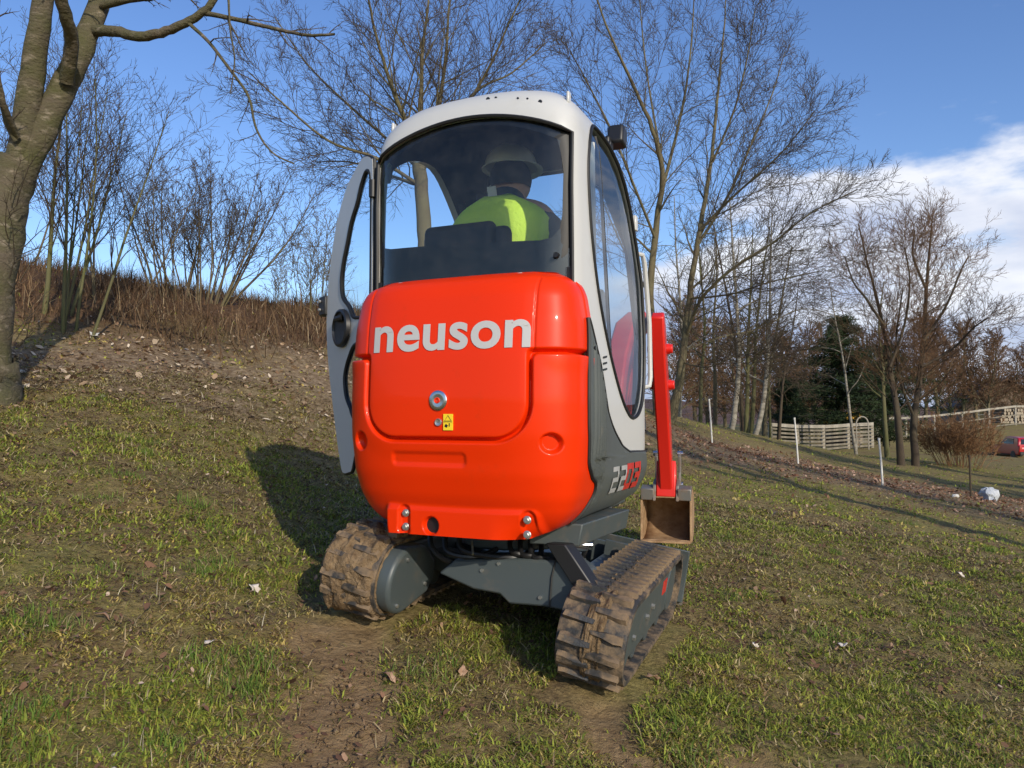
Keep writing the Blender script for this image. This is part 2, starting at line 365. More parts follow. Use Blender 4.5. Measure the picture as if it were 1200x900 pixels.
def build_ground():
    def axis(lo, hi, n, c, s):
        a = math.asinh((lo-c)/s); b = math.asinh((hi-c)/s); return c+s*np.sinh(np.linspace(a, b, n))
    xs = axis(-900, 900, 390, -.2, 2.2); ys = axis(-120, 1500, 430, 3.2, 2.2)
    X, Y = np.meshgrid(xs, ys); Z = ground_z(X, Y)
    ny, nx = X.shape; idx = np.arange(nx*ny).reshape(ny, nx)
    F = np.stack([idx[:-1, :-1], idx[:-1, 1:], idx[1:, 1:], idx[1:, :-1]], -1).reshape(-1, 4)
    cm = np.zeros((nx*ny, 3), np.float32); cm[:, 0] = dirt_mask(X, Y).ravel(); cm[:, 1] = (leaf_mask(X, Y)*.85).ravel(); cm[:, 2] = brush_mask(X, Y).ravel()
    m = bpy.data.materials.new('soil_and_turf'); m.use_nodes = True; nt = m.node_tree; N = nt.nodes.new; L = nt.links.new
    b = nt.nodes['Principled BSDF']; b.inputs['Roughness'].default_value = .95; b.inputs['Specular IOR Level'].default_value = .15
    tc = N('ShaderNodeTexCoord'); at_ = N('ShaderNodeAttribute'); at_.attribute_name = 'Col'; sp = N('ShaderNodeSeparateColor'); L(at_.outputs['Color'], sp.inputs[0])
    def nz(sc, de=6, ro=.6):
        n = N('ShaderNodeTexNoise'); n.inputs['Scale'].default_value = sc; n.inputs['Detail'].default_value = de; n.inputs['Roughness'].default_value = ro
        L(tc.outputs['Object'], n.inputs['Vector']); return n.outputs['Fac']
    def ramp(f, *st):
        r_ = N('ShaderNodeValToRGB'); L(f, r_.inputs[0]); e = r_.color_ramp.elements
        e[0].position, e[0].color = st[0][0], (*st[0][1], 1); e[1].position, e[1].color = st[-1][0], (*st[-1][1], 1)
        for p, c in st[1:-1]: q = e.new(p); q.color = (*c, 1)
        return r_.outputs[0]
    def mix(f, a, c):
        x = N('ShaderNodeMix'); x.data_type = 'RGBA'; L(f, x.inputs[0]); L(a, x.inputs[6]); L(c, x.inputs[7]); return x.outputs[2]
    turf = ramp(nz(1.3, 8, .7), (.34, (.155, .104, .054)), (.46, (.225, .175, .066)), (.56, (.235, .215, .058)), (.70, (.245, .245, .056)))
    turf2 = ramp(nz(22, 6, .7), (.34, (.050, .035, .023)), (.47, (.175, .125, .062)), (.58, (.29, .215, .100)), (.70, (.42, .32, .16)))
    mm = N('ShaderNodeMix'); mm.data_type = 'RGBA'; mm.inputs[0].default_value = .5; L(turf, mm.inputs[6]); L(turf2, mm.inputs[7]); cur = mm.outputs[2]
    lit = ramp(nz(14, 6, .75), (.3, (.085, .052, .034)), (.48, (.20, .135, .085)), (.60, (.33, .245, .16)), (.74, (.48, .38, .27)))
    cur = mix(sp.outputs[1], cur, lit)
    bru = ramp(nz(6, 7, .75), (.3, (.050, .030, .018)), (.55, (.13, .075, .040)), (.75, (.20, .13, .07)))
    cur = mix(sp.outputs[2], cur, bru)
    soil = ramp(nz(9, 8, .65), (.3, (.165, .108, .052)), (.5, (.265, .180, .090)), (.72, (.38, .27, .145)))
    cur = mix(sp.outputs[0], cur, soil); L(cur, b.inputs['Base Color'])
    bp = N('ShaderNodeBump'); bp.inputs['Strength'].default_value = .9; bp.inputs['Distance'].default_value = .03
    ad = N('ShaderNodeMath'); ad.operation = 'ADD'; L(nz(35, 6, .7), ad.inputs[0]); L(nz(9, 4), ad.inputs[1]); L(ad.outputs[0], bp.inputs['Height']); L(bp.outputs[0], b.inputs['Normal'])
    o = mesh_np('ground', np.stack([X.ravel(), Y.ravel(), Z.ravel()], -1), F, m, smooth=True, colors=cm)
    tag(o, 'sloping winter meadow of brown soil and short turf', kind='structure')
build_ground()

# ------------------------------------------------------------------ blades (grass, stalks, leaves)
def blades(name, X, Y, length, width, lean, colr, label, cat, m, zoff=-.01, tipf=.75, curve=1.0, far=11.0):
    n = len(X); Z = ground_z(X, Y)+zoff; th = nrg.uniform(0, 2*np.pi, n); ph = th+nrg.normal(0, .9, n)+np.pi/2
    wx = np.cos(ph)*width*.5; wy = np.sin(ph)*width*.5; dx = np.cos(th); dy = np.sin(th)
    l1 = length*.5; a1 = lean*.6; a2 = np.minimum(lean*(1+curve*.8), 1.75)
    mx = X+dx*np.sin(a1)*l1; my = Y+dy*np.sin(a1)*l1; mz = Z+np.cos(a1)*l1
    tx = mx+dx*np.sin(a2)*l1; ty = my+dy*np.sin(a2)*l1; tz = mz+np.cos(a2)*l1
    V = np.empty((n, 5, 3), np.float32)
    V[:, 0] = np.stack([X-wx, Y-wy, Z], -1); V[:, 1] = np.stack([X+wx, Y+wy, Z], -1)
    V[:, 2] = np.stack([mx+wx*tipf, my+wy*tipf, mz], -1); V[:, 3] = np.stack([mx-wx*tipf, my-wy*tipf, mz], -1); V[:, 4] = np.stack([tx, ty, tz], -1)
    b = (np.arange(n)*5)[:, None]; F = np.concatenate([b+np.array([[0, 1, 2]]), b+np.array([[0, 2, 3]]), b+np.array([[3, 2, 4]])], 1).reshape(-1, 3)
    C = np.repeat(colr[:, None, :], 5, 1).reshape(-1, 3)
    fb = np.hypot(X, Y) > far; F = F.reshape(-1, 3, 3); F = np.concatenate([F[~fb].reshape(-1, 3), (b+np.array([[0, 1, 4]]))[fb]])      # distant blades are single slivers
    o = mesh_np(name, V.reshape(-1, 3), F, m, colors=C); tag(o, label, cat, kind='stuff'); return o
def wedge(n, d0, d1, half=44):
    d = np.sqrt(nrg.uniform(d0*d0, d1*d1, n)); a = nrg.uniform(-R(half), R(half), n); return d*np.sin(a), d*np.cos(a)
def under_machine(X, Y):
    dx = X-EX.x; dy = Y-EX.y; xl = dx*RT.x+dy*RT.y; yl = dx*HD.x+dy*HD.y
    return (np.abs(np.abs(xl)-.555) < .17) & (np.abs(yl) < .72)
def pick(w, pal):
    """choose palette rows by weights w (n,k)"""
    c = np.cumsum(w/w.sum(1, keepdims=True), 1); u = nrg.uniform(0, 1, (len(w), 1)); return pal[(u > c).sum(1).clip(0, len(pal)-1)]
def build_grass():
    parts = []
    for n, d0, d1, ls, ws in [(200000, 1.6, 4.2, 1.05, .0062), (210000, 4.2, 8.5, 1.05, .0098), (150000, 8.5, 17, 1.25, .021), (60000, 17, 36, 1.5, .040)]:
        X, Y = wedge(n, d0, d1); g = fbm(X*1.15, Y*1.15, 21, 4); g2 = fbm(X*5, Y*5, 22, 3)
        keep = (1-dirt_mask(X, Y)*.97)*(1-leaf_mask(X, Y)*.80)*(1-brush_mask(X, Y)*.9)*np.clip((g-.20)*2.6+(g2-.5)*2.2, .22, 1)
        k = (nrg.uniform(0, 1, n) < keep) & ~under_machine(X, Y); parts.append((X[k], Y[k], g[k], g2[k], ls, ws))
    X = np.concatenate([p[0] for p in parts]); Y = np.concatenate([p[1] for p in parts]); g = np.concatenate([p[2] for p in parts]); g2 = np.concatenate([p[3] for p in parts])
    ls = np.concatenate([np.full(len(p[0]), p[4]) for p in parts]); ws = np.concatenate([np.full(len(p[0]), p[5]) for p in parts]); n = len(X)
    L = ls*nrg.uniform(.022, .062, n)*(.65+1.5*np.clip(g2-.35, 0, .5)+.5*np.clip(g-.45, 0, .4)); W = ws*nrg.uniform(.6, 1.5, n); lean = np.abs(nrg.normal(.98, .38, n)).clip(0, 1.5)
    pal = np.array([(.125, .168, .026), (.225, .258, .040), (.345, .33, .060), (.40, .31, .10), (.23, .150, .080), (.46, .37, .19)])
    g3 = fbm(X*2.6+7, Y*2.6, 23, 3); dry = np.clip(.46-(g-.42)*2.0-(g3-.5)*2.6, .03, 1.0); dry = np.clip(dry+.25*ss(-1.0, -4.0, X-.15*Y)+.7*leaf_mask(X, Y), 0, 1)
    w = np.stack([.8*(1-dry), 1.1*(1-dry), .55+0*dry, .30+.5*dry, .12+.55*dry, .06+.22*dry], 1)
    C = pick(w, pal)*nrg.uniform(.95, 1.6, (n, 1)); dr = (C[:, 0] > C[:, 1]); lean = np.where(dr, lean+.45, lean).clip(0, 1.5)
    blades('grass', X, Y, L, W, lean, C, 'short patchy winter grass, part green and part yellowed, on the slope', 'grass', M['grass'])
build_grass()
def build_tufts():
    """taller, fresher clumps; each is a small stand of long blades"""
    XX = []; YY = []; LL = []
    spots = [at(280, 820, 2.75), at(240, 800, 2.9), at(300, 790, 3.0)]
    c = [(p.x, p.y, .10, .09, 90) for p in spots]
    for _ in range(75):
        d = rng.uniform(1.9, 12); a = R(rng.uniform(-40, 40)); x, y = d*math.sin(a), d*math.cos(a)
        if dirt_mask(np.array([x]), np.array([y]))[0] > .2 or leaf_mask(np.array([x]), np.array([y]))[0] > .4 or under_machine(np.array([x]), np.array([y]))[0]: continue
        c.append((x, y, rng.uniform(.05, .16), rng.uniform(.05, .085), int(rng.uniform(70, 170))))
    for x, y, rr, ln, k in c:
        XX.append(nrg.normal(x, rr*.6, k)); YY.append(nrg.normal(y, rr*.6, k)); LL.append(nrg.uniform(.5, 1.2, k)*ln)
    X = np.concatenate(XX); Y = np.concatenate(YY); L = np.concatenate(LL); n = len(X)
    k = ~under_machine(X, Y); X, Y, L = X[k], Y[k], L[k]; n = len(X)
    C = pick(np.tile([1, 1.2, .6, .25], (n, 1)), np.array([(.09, .16, .025), (.15, .23, .04), (.22, .27, .06), (.34, .30, .14)]))*nrg.uniform(.8, 1.15, (n, 1))
    blades('grass_tufts', X, Y, L, nrg.uniform(.003, .0065, n), np.abs(nrg.normal(.5, .35, n)).clip(0, 1.3), C, 'longer fresh green grass tufts scattered over the turf', 'grass', M['grass'])
build_tufts()
def build_thatch():
    """short dead thatch that mats the turf between the green blades"""
    n = 260000; X, Y = wedge(n, 1.6, 9.5, 43); k = (nrg.uniform(0, 1, n) < (1-dirt_mask(X, Y)*.9)*(.5+.5*(fbm(X*6, Y*6, 27, 3) > .45))) & ~under_machine(X, Y); X, Y = X[k], Y[k]; n = len(X); d = np.hypot(X, Y)
    g = fbm(X*2.2, Y*2.2, 28, 4)[:, None]; w = np.concatenate([.2+2*(g < .45), .6+0*g, .5+0*g, .3+.8*(g > .5), .25+.9*(g > .55)], 1)
    C = pick(w, np.array([(.075, .048, .034), (.16, .105, .058), (.27, .195, .095), (.17, .165, .045), (.30, .28, .075)]))*nrg.uniform(.7, 1.25, (n, 1))
    blades('thatch', X, Y, nrg.uniform(.018, .05, n), (.003+.0010*d)*nrg.uniform(.7, 1.4, n), nrg.uniform(.8, 1.5, n), C, 'dead brown thatch matted between the grass blades', 'dry grass', M['leaf'], zoff=.0, far=0)
build_thatch()
def build_crumbs():
    n = 900; t = nrg.uniform(0, 1, n); X = -.66+.22*t+nrg.normal(0, .13, n); Y = 3.35-2.0*t+nrg.normal(0, .05, n); k = dirt_mask(X, Y) > .35; X, Y = X[k], Y[k]; n = len(X); Z = ground_z(X, Y); S = nrg.uniform(.003, .008, n)*(1+1.8*nrg.uniform(0, 1, n)**6)
    o = np.array([(1, 0, 0), (-1, 0, 0), (0, 1, 0), (0, -1, 0), (0, 0, .8), (0, 0, -.6)]); f = np.array([(0, 2, 4), (2, 1, 4), (1, 3, 4), (3, 0, 4), (2, 0, 5), (1, 2, 5), (3, 1, 5), (0, 3, 5)])
    V = np.stack([X, Y, Z+S*.3], -1)[:, None]+o[None]*S[:, None, None]*nrg.uniform(.6, 1.4, (n, 6, 1)); F = (f[None]+(np.arange(n)*6)[:, None, None]).reshape(-1, 3)
    tag(mesh_np('soil_crumbs', V.reshape(-1, 3), F, M['mud']), 'crumbs of loose soil in the bare rut behind the left track', 'soil', kind='stuff')
build_crumbs()
def build_stubble():
    """pale dry straw: upright stubs left of the machine"""
    n = 2600; X, Y = wedge(n, 2.2, 9, 40); g = fbm(X*2.2, Y*2.2, 41, 3); k = (g > .55) & (X < -.4-.1*Y) & (dirt_mask(X, Y) < .3) & ~under_machine(X, Y)
    X, Y = X[k], Y[k]; n = len(X)
    C = pick(np.tile([1, 1, .7], (n, 1)), np.array([(.50, .42, .28), (.36, .28, .17), (.58, .52, .38)]))
    blades('straw_stubble', X, Y, nrg.uniform(.03, .11, n), nrg.uniform(.003, .006, n), np.abs(nrg.normal(.3, .4, n)).clip(0, 1.5), C, 'pale dry straw stubs standing in the turf at the foot of the bank', 'straw', M['leaf'], curve=.3)
build_stubble()
def build_straw():
    n = 80000; X, Y = wedge(n, 1.6, 10, 42); g = fbm(X*1.7, Y*1.7, 45, 4); k = (nrg.uniform(0, 1, n) < np.clip((g-.3)*2, .1, 1)*(1-dirt_mask(X, Y)*.8)) & ~under_machine(X, Y); X, Y = X[k], Y[k]; n = len(X); d = np.hypot(X, Y)
    C = pick(np.tile([1, 1, .7, .6, .4], (n, 1)), np.array([(.34, .27, .14), (.23, .165, .095), (.42, .34, .19), (.13, .09, .06), (.25, .25, .07)]))*nrg.uniform(.7, 1.15, (n, 1))
    blades('lying_straw', X, Y, nrg.uniform(.03, .085, n), (.0025+.0007*d)*nrg.uniform(.7, 1.3, n), nrg.uniform(1.15, 1.6, n), C, 'flattened dry grass lying matted over the turf', 'dry grass', M['leaf'], zoff=.004, curve=.1)
build_straw()
def build_brush():
    n = 150000; X = nrg.uniform(-16, 4, n); Y = nrg.uniform(8.2, 25, n); b = brush_mask(X, Y); g = fbm(X*1.1, Y*1.1, 51, 4)
    k = nrg.uniform(0, 1, n) < b*np.clip((g-.25)*2.2, .12, 1); X, Y, g = X[k], Y[k], g[k]; n = len(X)
    L = nrg.uniform(.16, .60, n)*(.45+1.1*np.clip(g-.2, 0, .6)); L = np.where(nrg.uniform(0, 1, n) < .05, L*1.9, L)
    C = pick(np.tile([1, 1.1, .8, .55, .22], (n, 1)), np.array([(.105, .060, .034), (.165, .098, .052), (.22, .145, .080), (.07, .046, .030), (.36, .28, .17)]))*nrg.uniform(.7, 1.2, (n, 1))
    blades('dry_brush', X, Y, L, nrg.uniform(.005, .015, n), np.abs(nrg.normal(.68, .48, n)).clip(0, 1.5), C, 'brown dry stalks and brambles covering the steep bank', 'brush', M['leaf'], far=40)
build_brush()
def leaf_field(name, X, Y, S, C, label):
    n = len(X); Z = ground_z(X, Y)+nrg.uniform(.006, .035, n); a = nrg.uniform(0, 2*np.pi, n); tx = nrg.normal(0, .42, n); ty = nrg.normal(0, .42, n)
    # six-point leaf with a folded midrib
    out = np.array([(0, -.5, 0), (.30, -.18, .10), (.26, .2, .13), (0, .5, .04), (-.28, .16, .12), (-.30, -.2, .09)])
    V = np.empty((n, 6, 3), np.float32); fold = nrg.uniform(-1, 1.6, n)
    for i, (x, y, z) in enumerate(out):
        jx = x*S*nrg.uniform(.75, 1.2, n); jy = y*S*nrg.uniform(.85, 1.15, n); jz = z*S*fold+jx*tx+jy*ty
        V[:, i] = np.stack([X+jx*np.cos(a)-jy*np.sin(a), Y+jx*np.sin(a)+jy*np.cos(a), Z+jz], -1)
    b = (np.arange(n)*6)[:, None]
    F = np.concatenate([b+np.array([[0, 1, 2]]), b+np.array([[0, 2, 3]]), b+np.array([[0, 3, 4]]), b+np.array([[0, 4, 5]])], 1).reshape(-1, 3)
    o = mesh_np(name, V.reshape(-1, 3), F, M['leaf'], colors=np.repeat(C[:, None, :], 6, 1).reshape(-1, 3)); tag(o, label, 'leaves', kind='stuff')
def build_leaves():
    pal = np.array([(.25, .150, .085), (.40, .275, .165), (.55, .42, .28), (.70, .58, .43), (.16, .095, .058)])
    n = 95000; X = nrg.uniform(-9, 12, n); Y = nrg.uniform(5, 21, n); m = leaf_mask(X, Y); k = nrg.uniform(0, 1, n) < m**1.5*.75*np.clip((fbm(X*1.8, Y*1.8, 66, 3)-.2)*2.4, .25, 1); X, Y = X[k], Y[k]; n = len(X)
    red = ss(0, 3, X)[:, None]; C = pick(np.tile([1.0, 1.4, 1.0, .5, .6], (n, 1)), pal)*nrg.uniform(.75, 1.1, (n, 1)); C = C*(1-red)+C*np.array([.78, .62, .60])*red
    leaf_field('leaf_litter', X, Y, nrg.uniform(.025, .06, n)*(1+1.0*nrg.uniform(0, 1, n)**4), C, 'carpet of dead leaves along the foot of the bank and the stakes')
    X, Y = wedge(34000, 1.8, 14, 42); k = (leaf_mask(X, Y) < .5) & ~under_machine(X, Y) & (nrg.uniform(0, 1, len(X)) < .25+.75*(fbm(X*2, Y*2, 61, 3) > .5)); X, Y = X[k], Y[k]; n = len(X)
    C = pick(np.tile([1.6, .8, .25, .06, 2.4], (n, 1)), pal)*nrg.uniform(.5, 1.05, (n, 1))*np.array([1, .92, .95])
    leaf_field('scattered_leaves', X, Y, nrg.uniform(.008, .034, n)*(1+.9*(nrg.uniform(0, 1, n) < .04)), C, 'single brown leaves strewn over the turf')
build_leaves()

# ------------------------------------------------------------------ excavator
ex = empty('excavator', EX, -A0)
tag(ex, 'compact red and grey tracked excavator with its left cab door open', 'excavator')
# --- rear shell: counterweight and engine hood share one curved surface
ZP = [.385, .41, .44, .485, .55, .645, .80, .95, 1.12, 1.27, 1.38, 1.430, 1.460, 1.475]
WP = [.33, .40, .445, .482, .512, .535, .548, .550, .548, .540, .522, .500, .468, .43]
DP = [-.56, -.615, -.650, -.685, -.718, -.745, -.765, -.768, -.762, -.748, -.728, -.706, -.672, -.625]
def sm(zp, vp, z):
    return np.interp(z, zp, vp)
_zz = np.linspace(ZP[0], ZP[-1], 400)
def smooth_tab(v):
    w = np.interp(_zz, ZP, v); k = np.ones(15)/15; p = np.r_[w[0]-(w[1:8][::-1]-w[0]), w, w[-1]-(w[-8:-1][::-1]-w[-1])]
    return np.convolve(p, k, 'valid')
WT, DT = smooth_tab(WP), smooth_tab(DP)
def shW(z): return np.interp(z, _zz, WT)
def shD(z): return np.interp(z, _zz, DT)
YC = -.485; NS = 3.4
def rear_y(x, z):
    D = -shD(z)+YC; return YC-D*np.maximum(1-np.abs(np.asarray(x)/shW(z))**NS, 0)**(1/NS)
def sd_round(px, pz, cx, cz, hx, hz, r_):
    qx = np.abs(px-cx)-hx+r_; qz = np.abs(pz-cz)-hz+r_
    return np.hypot(np.maximum(qx, 0), np.maximum(qz, 0))+np.minimum(np.maximum(qx, qz), 0)-r_
def groove_sd(x, z):
    """negative inside the hood"""
    tongue = sd_round(x, z, 0, 1.20, .378, .415, .15); band = 1.137-z
    k = .025; hh = np.clip(.5+.5*(band-tongue)/k, 0, 1); return band*(1-hh)+tongue*hh-k*hh*(1-hh)
def build_shell():
    nz, nu = 250, 300; zs = np.linspace(.385, 1.475, nz)
    t = np.linspace(0, math.pi, 3000); rows = []
    for z in zs:
        W = shW(z); D = -shD(z)+YC; x = W*np.sign(np.cos(t))*np.abs(np.cos(t))**(2/NS); y = YC-D*np.abs(np.sin(t))**(2/NS)
        s = np.r_[0, np.cumsum(np.hypot(np.diff(x), np.diff(y)))]; e = .03+.13*float(1-ss(.60, .66, z)); x = np.r_[W, x, -W]; y = np.r_[YC+e, y, YC+e]; s = np.r_[0, np.cumsum(np.hypot(np.diff(x), np.diff(y)))]
        u = np.linspace(0, s[-1], nu); rows.append(np.stack([np.interp(u, s, x), np.interp(u, s, y), np.full(nu, z)], -1))
    V = np.array(rows)                     # (nz,nu,3)
    # normals
    du = np.gradient(V, axis=1); dv = np.gradient(V, axis=0); Nn = np.cross(du, dv); Nn /= np.linalg.norm(Nn, axis=-1, keepdims=True)+1e-9
    if Nn[nz//2, nu//2, 1] > 0: Nn = -Nn
    x = V[..., 0]; z = V[..., 2]; sd = groove_sd(x, z)
    dep = -.036*np.exp(-(sd/.0095)**4)
    dep += np.where((V[..., 1] < -.5) & (z > 1.15) & (z < 1.44), -.008*np.exp(-((np.abs(x)-.392)/.0035)**2), 0)                             # groove
    dep += .004*ss(.0, .012, sd)*(1-ss(.012, .10, sd))*(sd > 0)      # lip of the lower casting
    back = (V[..., 1] < -.5)
    dep += np.where(back & (sd < 0), .004*ss(-.34, -.395, -np.abs(x)), 0)*-1*(np.abs(x) > .3)   # edge of the flat hood face
    for cx in (-.425, .455):                                         # round recesses
        dd = np.hypot(x-cx, z-.775); dep += np.where(back, -.034*(1-ss(.034, .042, dd)), 0)
    hs = sd_round(x, z, -.07, .705, .175, .028, .02); dep += np.where(back, -.008*(1-ss(-.014, .008, hs))*ss(.20, .08, x+.0), 0)   # grip ledge
    V2 = V+Nn*dep[..., None]
    # plinth along the bottom, proud of the casting
    q = sd_round(x, z, .035, .42, .35, .085, .03); pl = (1-ss(-.020, .014, q)*1.0)*(1-.6*ss(.18, .40, x)); yp = -.703
    V2[..., 1] = np.where(back, np.minimum(V2[..., 1], V2[..., 1]*(1-pl)+yp*pl), V2[..., 1])
    for cx in (-.215, .345):                                         # bolt slots
        q2 = sd_round(x, z, cx, .441, .028, .064, .028); V2[..., 1] += np.where(back, .020*(1-ss(-.008, .004, q2)), 0)
    q3 = np.hypot(x+.085, z-.425); V2[..., 1] += np.where(back, .034*(1-ss(.030, .040, q3)), 0)
    idx = np.arange(nz*nu).reshape(nz, nu); F = np.stack([idx[:-1, :-1], idx[:-1, 1:], idx[1:, 1:], idx[1:, :-1]], -1).reshape(-1, 4)
    fs = sd.ravel()[F].mean(1); VV = V2.reshape(-1, 3); outs = []
    for name, sel in (('counterweight', fs >= 0), ('engine_hood', fs < 0)):
        f = F[sel]; u, inv = np.unique(f, return_inverse=True); o = mesh_np(name, VV[u], inv.reshape(-1, 4)[:, ::-1], M['red'], ex, smooth=True); outs.append(o)
    return outs
counterweight, hood = build_shell()
mb = MB()   # closing lid and floor of the shell
t_ = np.linspace(0, math.pi, 60)
def ring(z, s=1.0):
    W = float(shW(z)); D = -float(shD(z))+YC
    return [(s*W*math.copysign(abs(math.cos(a))**(2/NS), math.cos(a)), YC-s*D*abs(math.sin(a))**(2/NS), z) for a in t_]
mb.add(ring(1.473), [tuple(range(60))]); mb.build('hood_lid', M['red'], hood)
mb = MB(); mb.add(ring(.387), [tuple(range(60))]); mb.build('underside', M['grey'], counterweight)
def put_text(body, size, mtl, name, parent, mapf, offset=.0, shear=0.0, space=1.0, res=6, xs=1.0):
    cu = bpy.data.curves.new('txt', 'FONT'); cu.body = body; cu.size = size; cu.align_x = 'CENTER'; cu.offset = offset; cu.resolution_u = res; cu.shear = shear; cu.space_character = space
    ob = bpy.data.objects.new('txt', cu); col.objects.link(ob); bpy.context.view_layer.update()
    dg = bpy.context.evaluated_depsgraph_get(); me = bpy.data.meshes.new_from_object(ob.evaluated_get(dg)); bpy.data.objects.remove(ob); bpy.data.curves.remove(cu)
    bm = bmesh.new(); bm.from_mesh(me); bmesh.ops.triangulate(bm, faces=bm.faces)
    for _ in range(2): bmesh.ops.subdivide_edges(bm, edges=[e for e in bm.edges if e.calc_length() > size*.12], cuts=1)
    bmesh.ops.triangulate(bm, faces=bm.faces)
    for v in bm.verts: v.co = Vector(mapf(v.co.x*xs, v.co.y))
    bm.to_mesh(me); bm.free(); me.materials.clear(); me.materials.append(mtl); me.name = name
    o = bpy.data.objects.new(name, me); link(o, parent); return o
put_text('neuson', .222, M['letter'], 'lettering', hood, lambda x, y: (x+.018, float(rear_y(x+.018, 1.157+y))-.0035, 1.157+y), offset=.0052, space=1.04, xs=1.11)
# badge, key lock, warning sticker
def disc_on(name, x, z, r_, mtl, parent, th=.010, n=28, dome=True, y0=None):
    y = (float(rear_y(x, z)) if y0 is None else y0); b = MB()
    rows = [(r_, .002), (r_, -th*.6), (r_*.86, -th), (r_*.55, -th*.75 if dome else -th), (0.002, -th*.7 if dome else -th)]
    b.grid([[(x+q*math.cos(2*math.pi*k/n), y+d, z+q*math.sin(2*math.pi*k/n)) for k in range(n+1)] for q, d in rows])
    return b.build(name, mtl, parent, ang=50)
badge = disc_on('round_badge', -.012, .945, .041, M['steel'], hood)
disc_on('badge_centre', -.016, .945, .013, M['red'], badge, th=.012)
lock = disc_on('key_lock', -.012, .856, .016, M['zinc'], hood, th=.008); 
mb = MB(); xs_ = (.012, .056); yy = float(rear_y(.034, .856))-.004; mb.box((.034, yy, .857), (.044, .003, .066)); st = mb.build('warning_sticker', M['yellow'], hood)
mb = MB(); mb.loop([(.034, yy-.002, .884), (.018, yy-.002, .862), (.050, yy-.002, .862)], .0015, 4); mb.box((.034, yy-.002, .858), (.040, .001, .002)); mb.box((.026, yy-.002, .842), (.012, .001, .012), Matrix.Rotation(.6, 3, 'Y')); mb.box((.040, yy-.002, .846), (.004, .001, .014)); mb.build('symbol', M['black'], st)
for cx in (-.215, .345):
    for cz in (.470, .412):
        b = MB(); y = -.686
        b.prism([(cx+.0125*math.cos(a), cz+.0125*math.sin(a)) for a in [k*math.pi/3 for k in range(6)]], lambda x, z: (x, y, z), lambda x, z: (x, y-.014, z)); b.cyl((cx, y+.004, cz), (cx, y-.003, cz), .017, 18)
        b.build('bolt', M['zinc'], counterweight, bevel=.002)
b = MB(); b.cyl((-.085, -.655, .425), (-.085, -.676, .425), .040, 24); b.build('tow_hole', M['black'], counterweight)

# --- cab shell
CZP = [.60, .66, 1.30, 1.60, 1.80, 1.95, 2.05, 2.12, 2.18, 2.24, 2.29, 2.33, 2.36, 2.375]
CW = [.495, .50, .502, .502, .502, .501, .499, .494, .482, .452, .398, .315, .20, .07]
CR = [-.545, -.555, -.56, -.56, -.560, -.560, -.558, -.555, -.546, -.525, -.485, -.415, -.31, -.16]
CF = [.65, .695, .695, .635, .515, .405, .31, .235, .155, .075, .01, -.04, -.09, -.13]
CN = [12, 12, 12, 12, 12, 12, 11, 9, 7, 5.2, 4.2, 3.4, 2.8, 2.4]
def ctab(z): return [float(np.interp(z, CZP, v)) for v in (CW, CR, CF, CN)]
def cab_ring(z, inset=0.0, n=128):
    w, yr, yf, nn = ctab(z); w = max(w-inset, .02); yr += inset; yf -= inset
    if yf-yr < .04: yr = yf = (yr+yf)/2; yr -= .02; yf += .02
    yc = (yr+yf)/2; hy = (yf-yr)/2; t = np.linspace(0, 2*math.pi, 4000)
    x = w*np.sign(np.cos(t))*np.abs(np.cos(t))**(2/nn); y = hy*np.sign(np.sin(t))*np.abs(np.sin(t))**(2/nn)
    y = yc+y-.035*(1-(x/w)**2)*(y < 0)*np.abs(y/hy)**3
    s = np.r_[0, np.cumsum(np.hypot(np.diff(x), np.diff(y)))]; u = np.linspace(0, s[-1], n, endpoint=False)
    return [(a, b_, z) for a, b_ in zip(np.interp(u, s, x), np.interp(u, s, y))]
def cab_x(y, z):
    w, yr, yf, nn = ctab(z); yc = (yr+yf)/2; hy = (yf-yr)/2; return w*max(1-abs((y-yc)/hy)**nn, 0)**(1/nn)
def cab_y(x, z):
    w, yr, yf, nn = ctab(z); yc = (yr+yf)/2; hy = (yf-yr)/2; k = max(1-abs(x/w)**nn, 0)**(1/nn); return yc-hy*k-.035*(1-(x/w)**2)*k**3
SIDEWIN = catmull([(-.237, 2.190), (-.330, 2.110), (-.375, 1.98), (-.372, 1.84), (-.335, 1.66), (-.249, 1.441), (-.123, 1.240), (.039, 1.050), (.186, .925), (.328, .872), (.480, .915), (.575, 1.06),
                   (.600, 1.28), (.560, 1.56), (.440, 1.83), (.270, 2.02), (.080, 2.145), (-.110, 2.205)], 5, True)
REARWIN = [(-.480, 1.40), (.480, 1.40)]+[(x, 2.065+.112*(1-(x/.48)**2)) for x in np.linspace(.48, -.48, 25)]
FRONTWIN = [(-.40, .62), (.40, .62), (.43, 1.3), (.42, 1.8), (.36, 2.06), (.2, 2.15), (-.2, 2.15), (-.36, 2.06), (-.42, 1.8), (-.43, 1.3)]
DOORWAY = catmull([(-.44, 1.0), (-.45, 1.9), (-.36, 2.10), (-.1, 2.18), (.12, 2.10), (.36, 1.86), (.53, 1.55), (.60, 1.2), (.60, .75), (.3, .60), (-.1, .70), (-.35, .85)], 4, True)
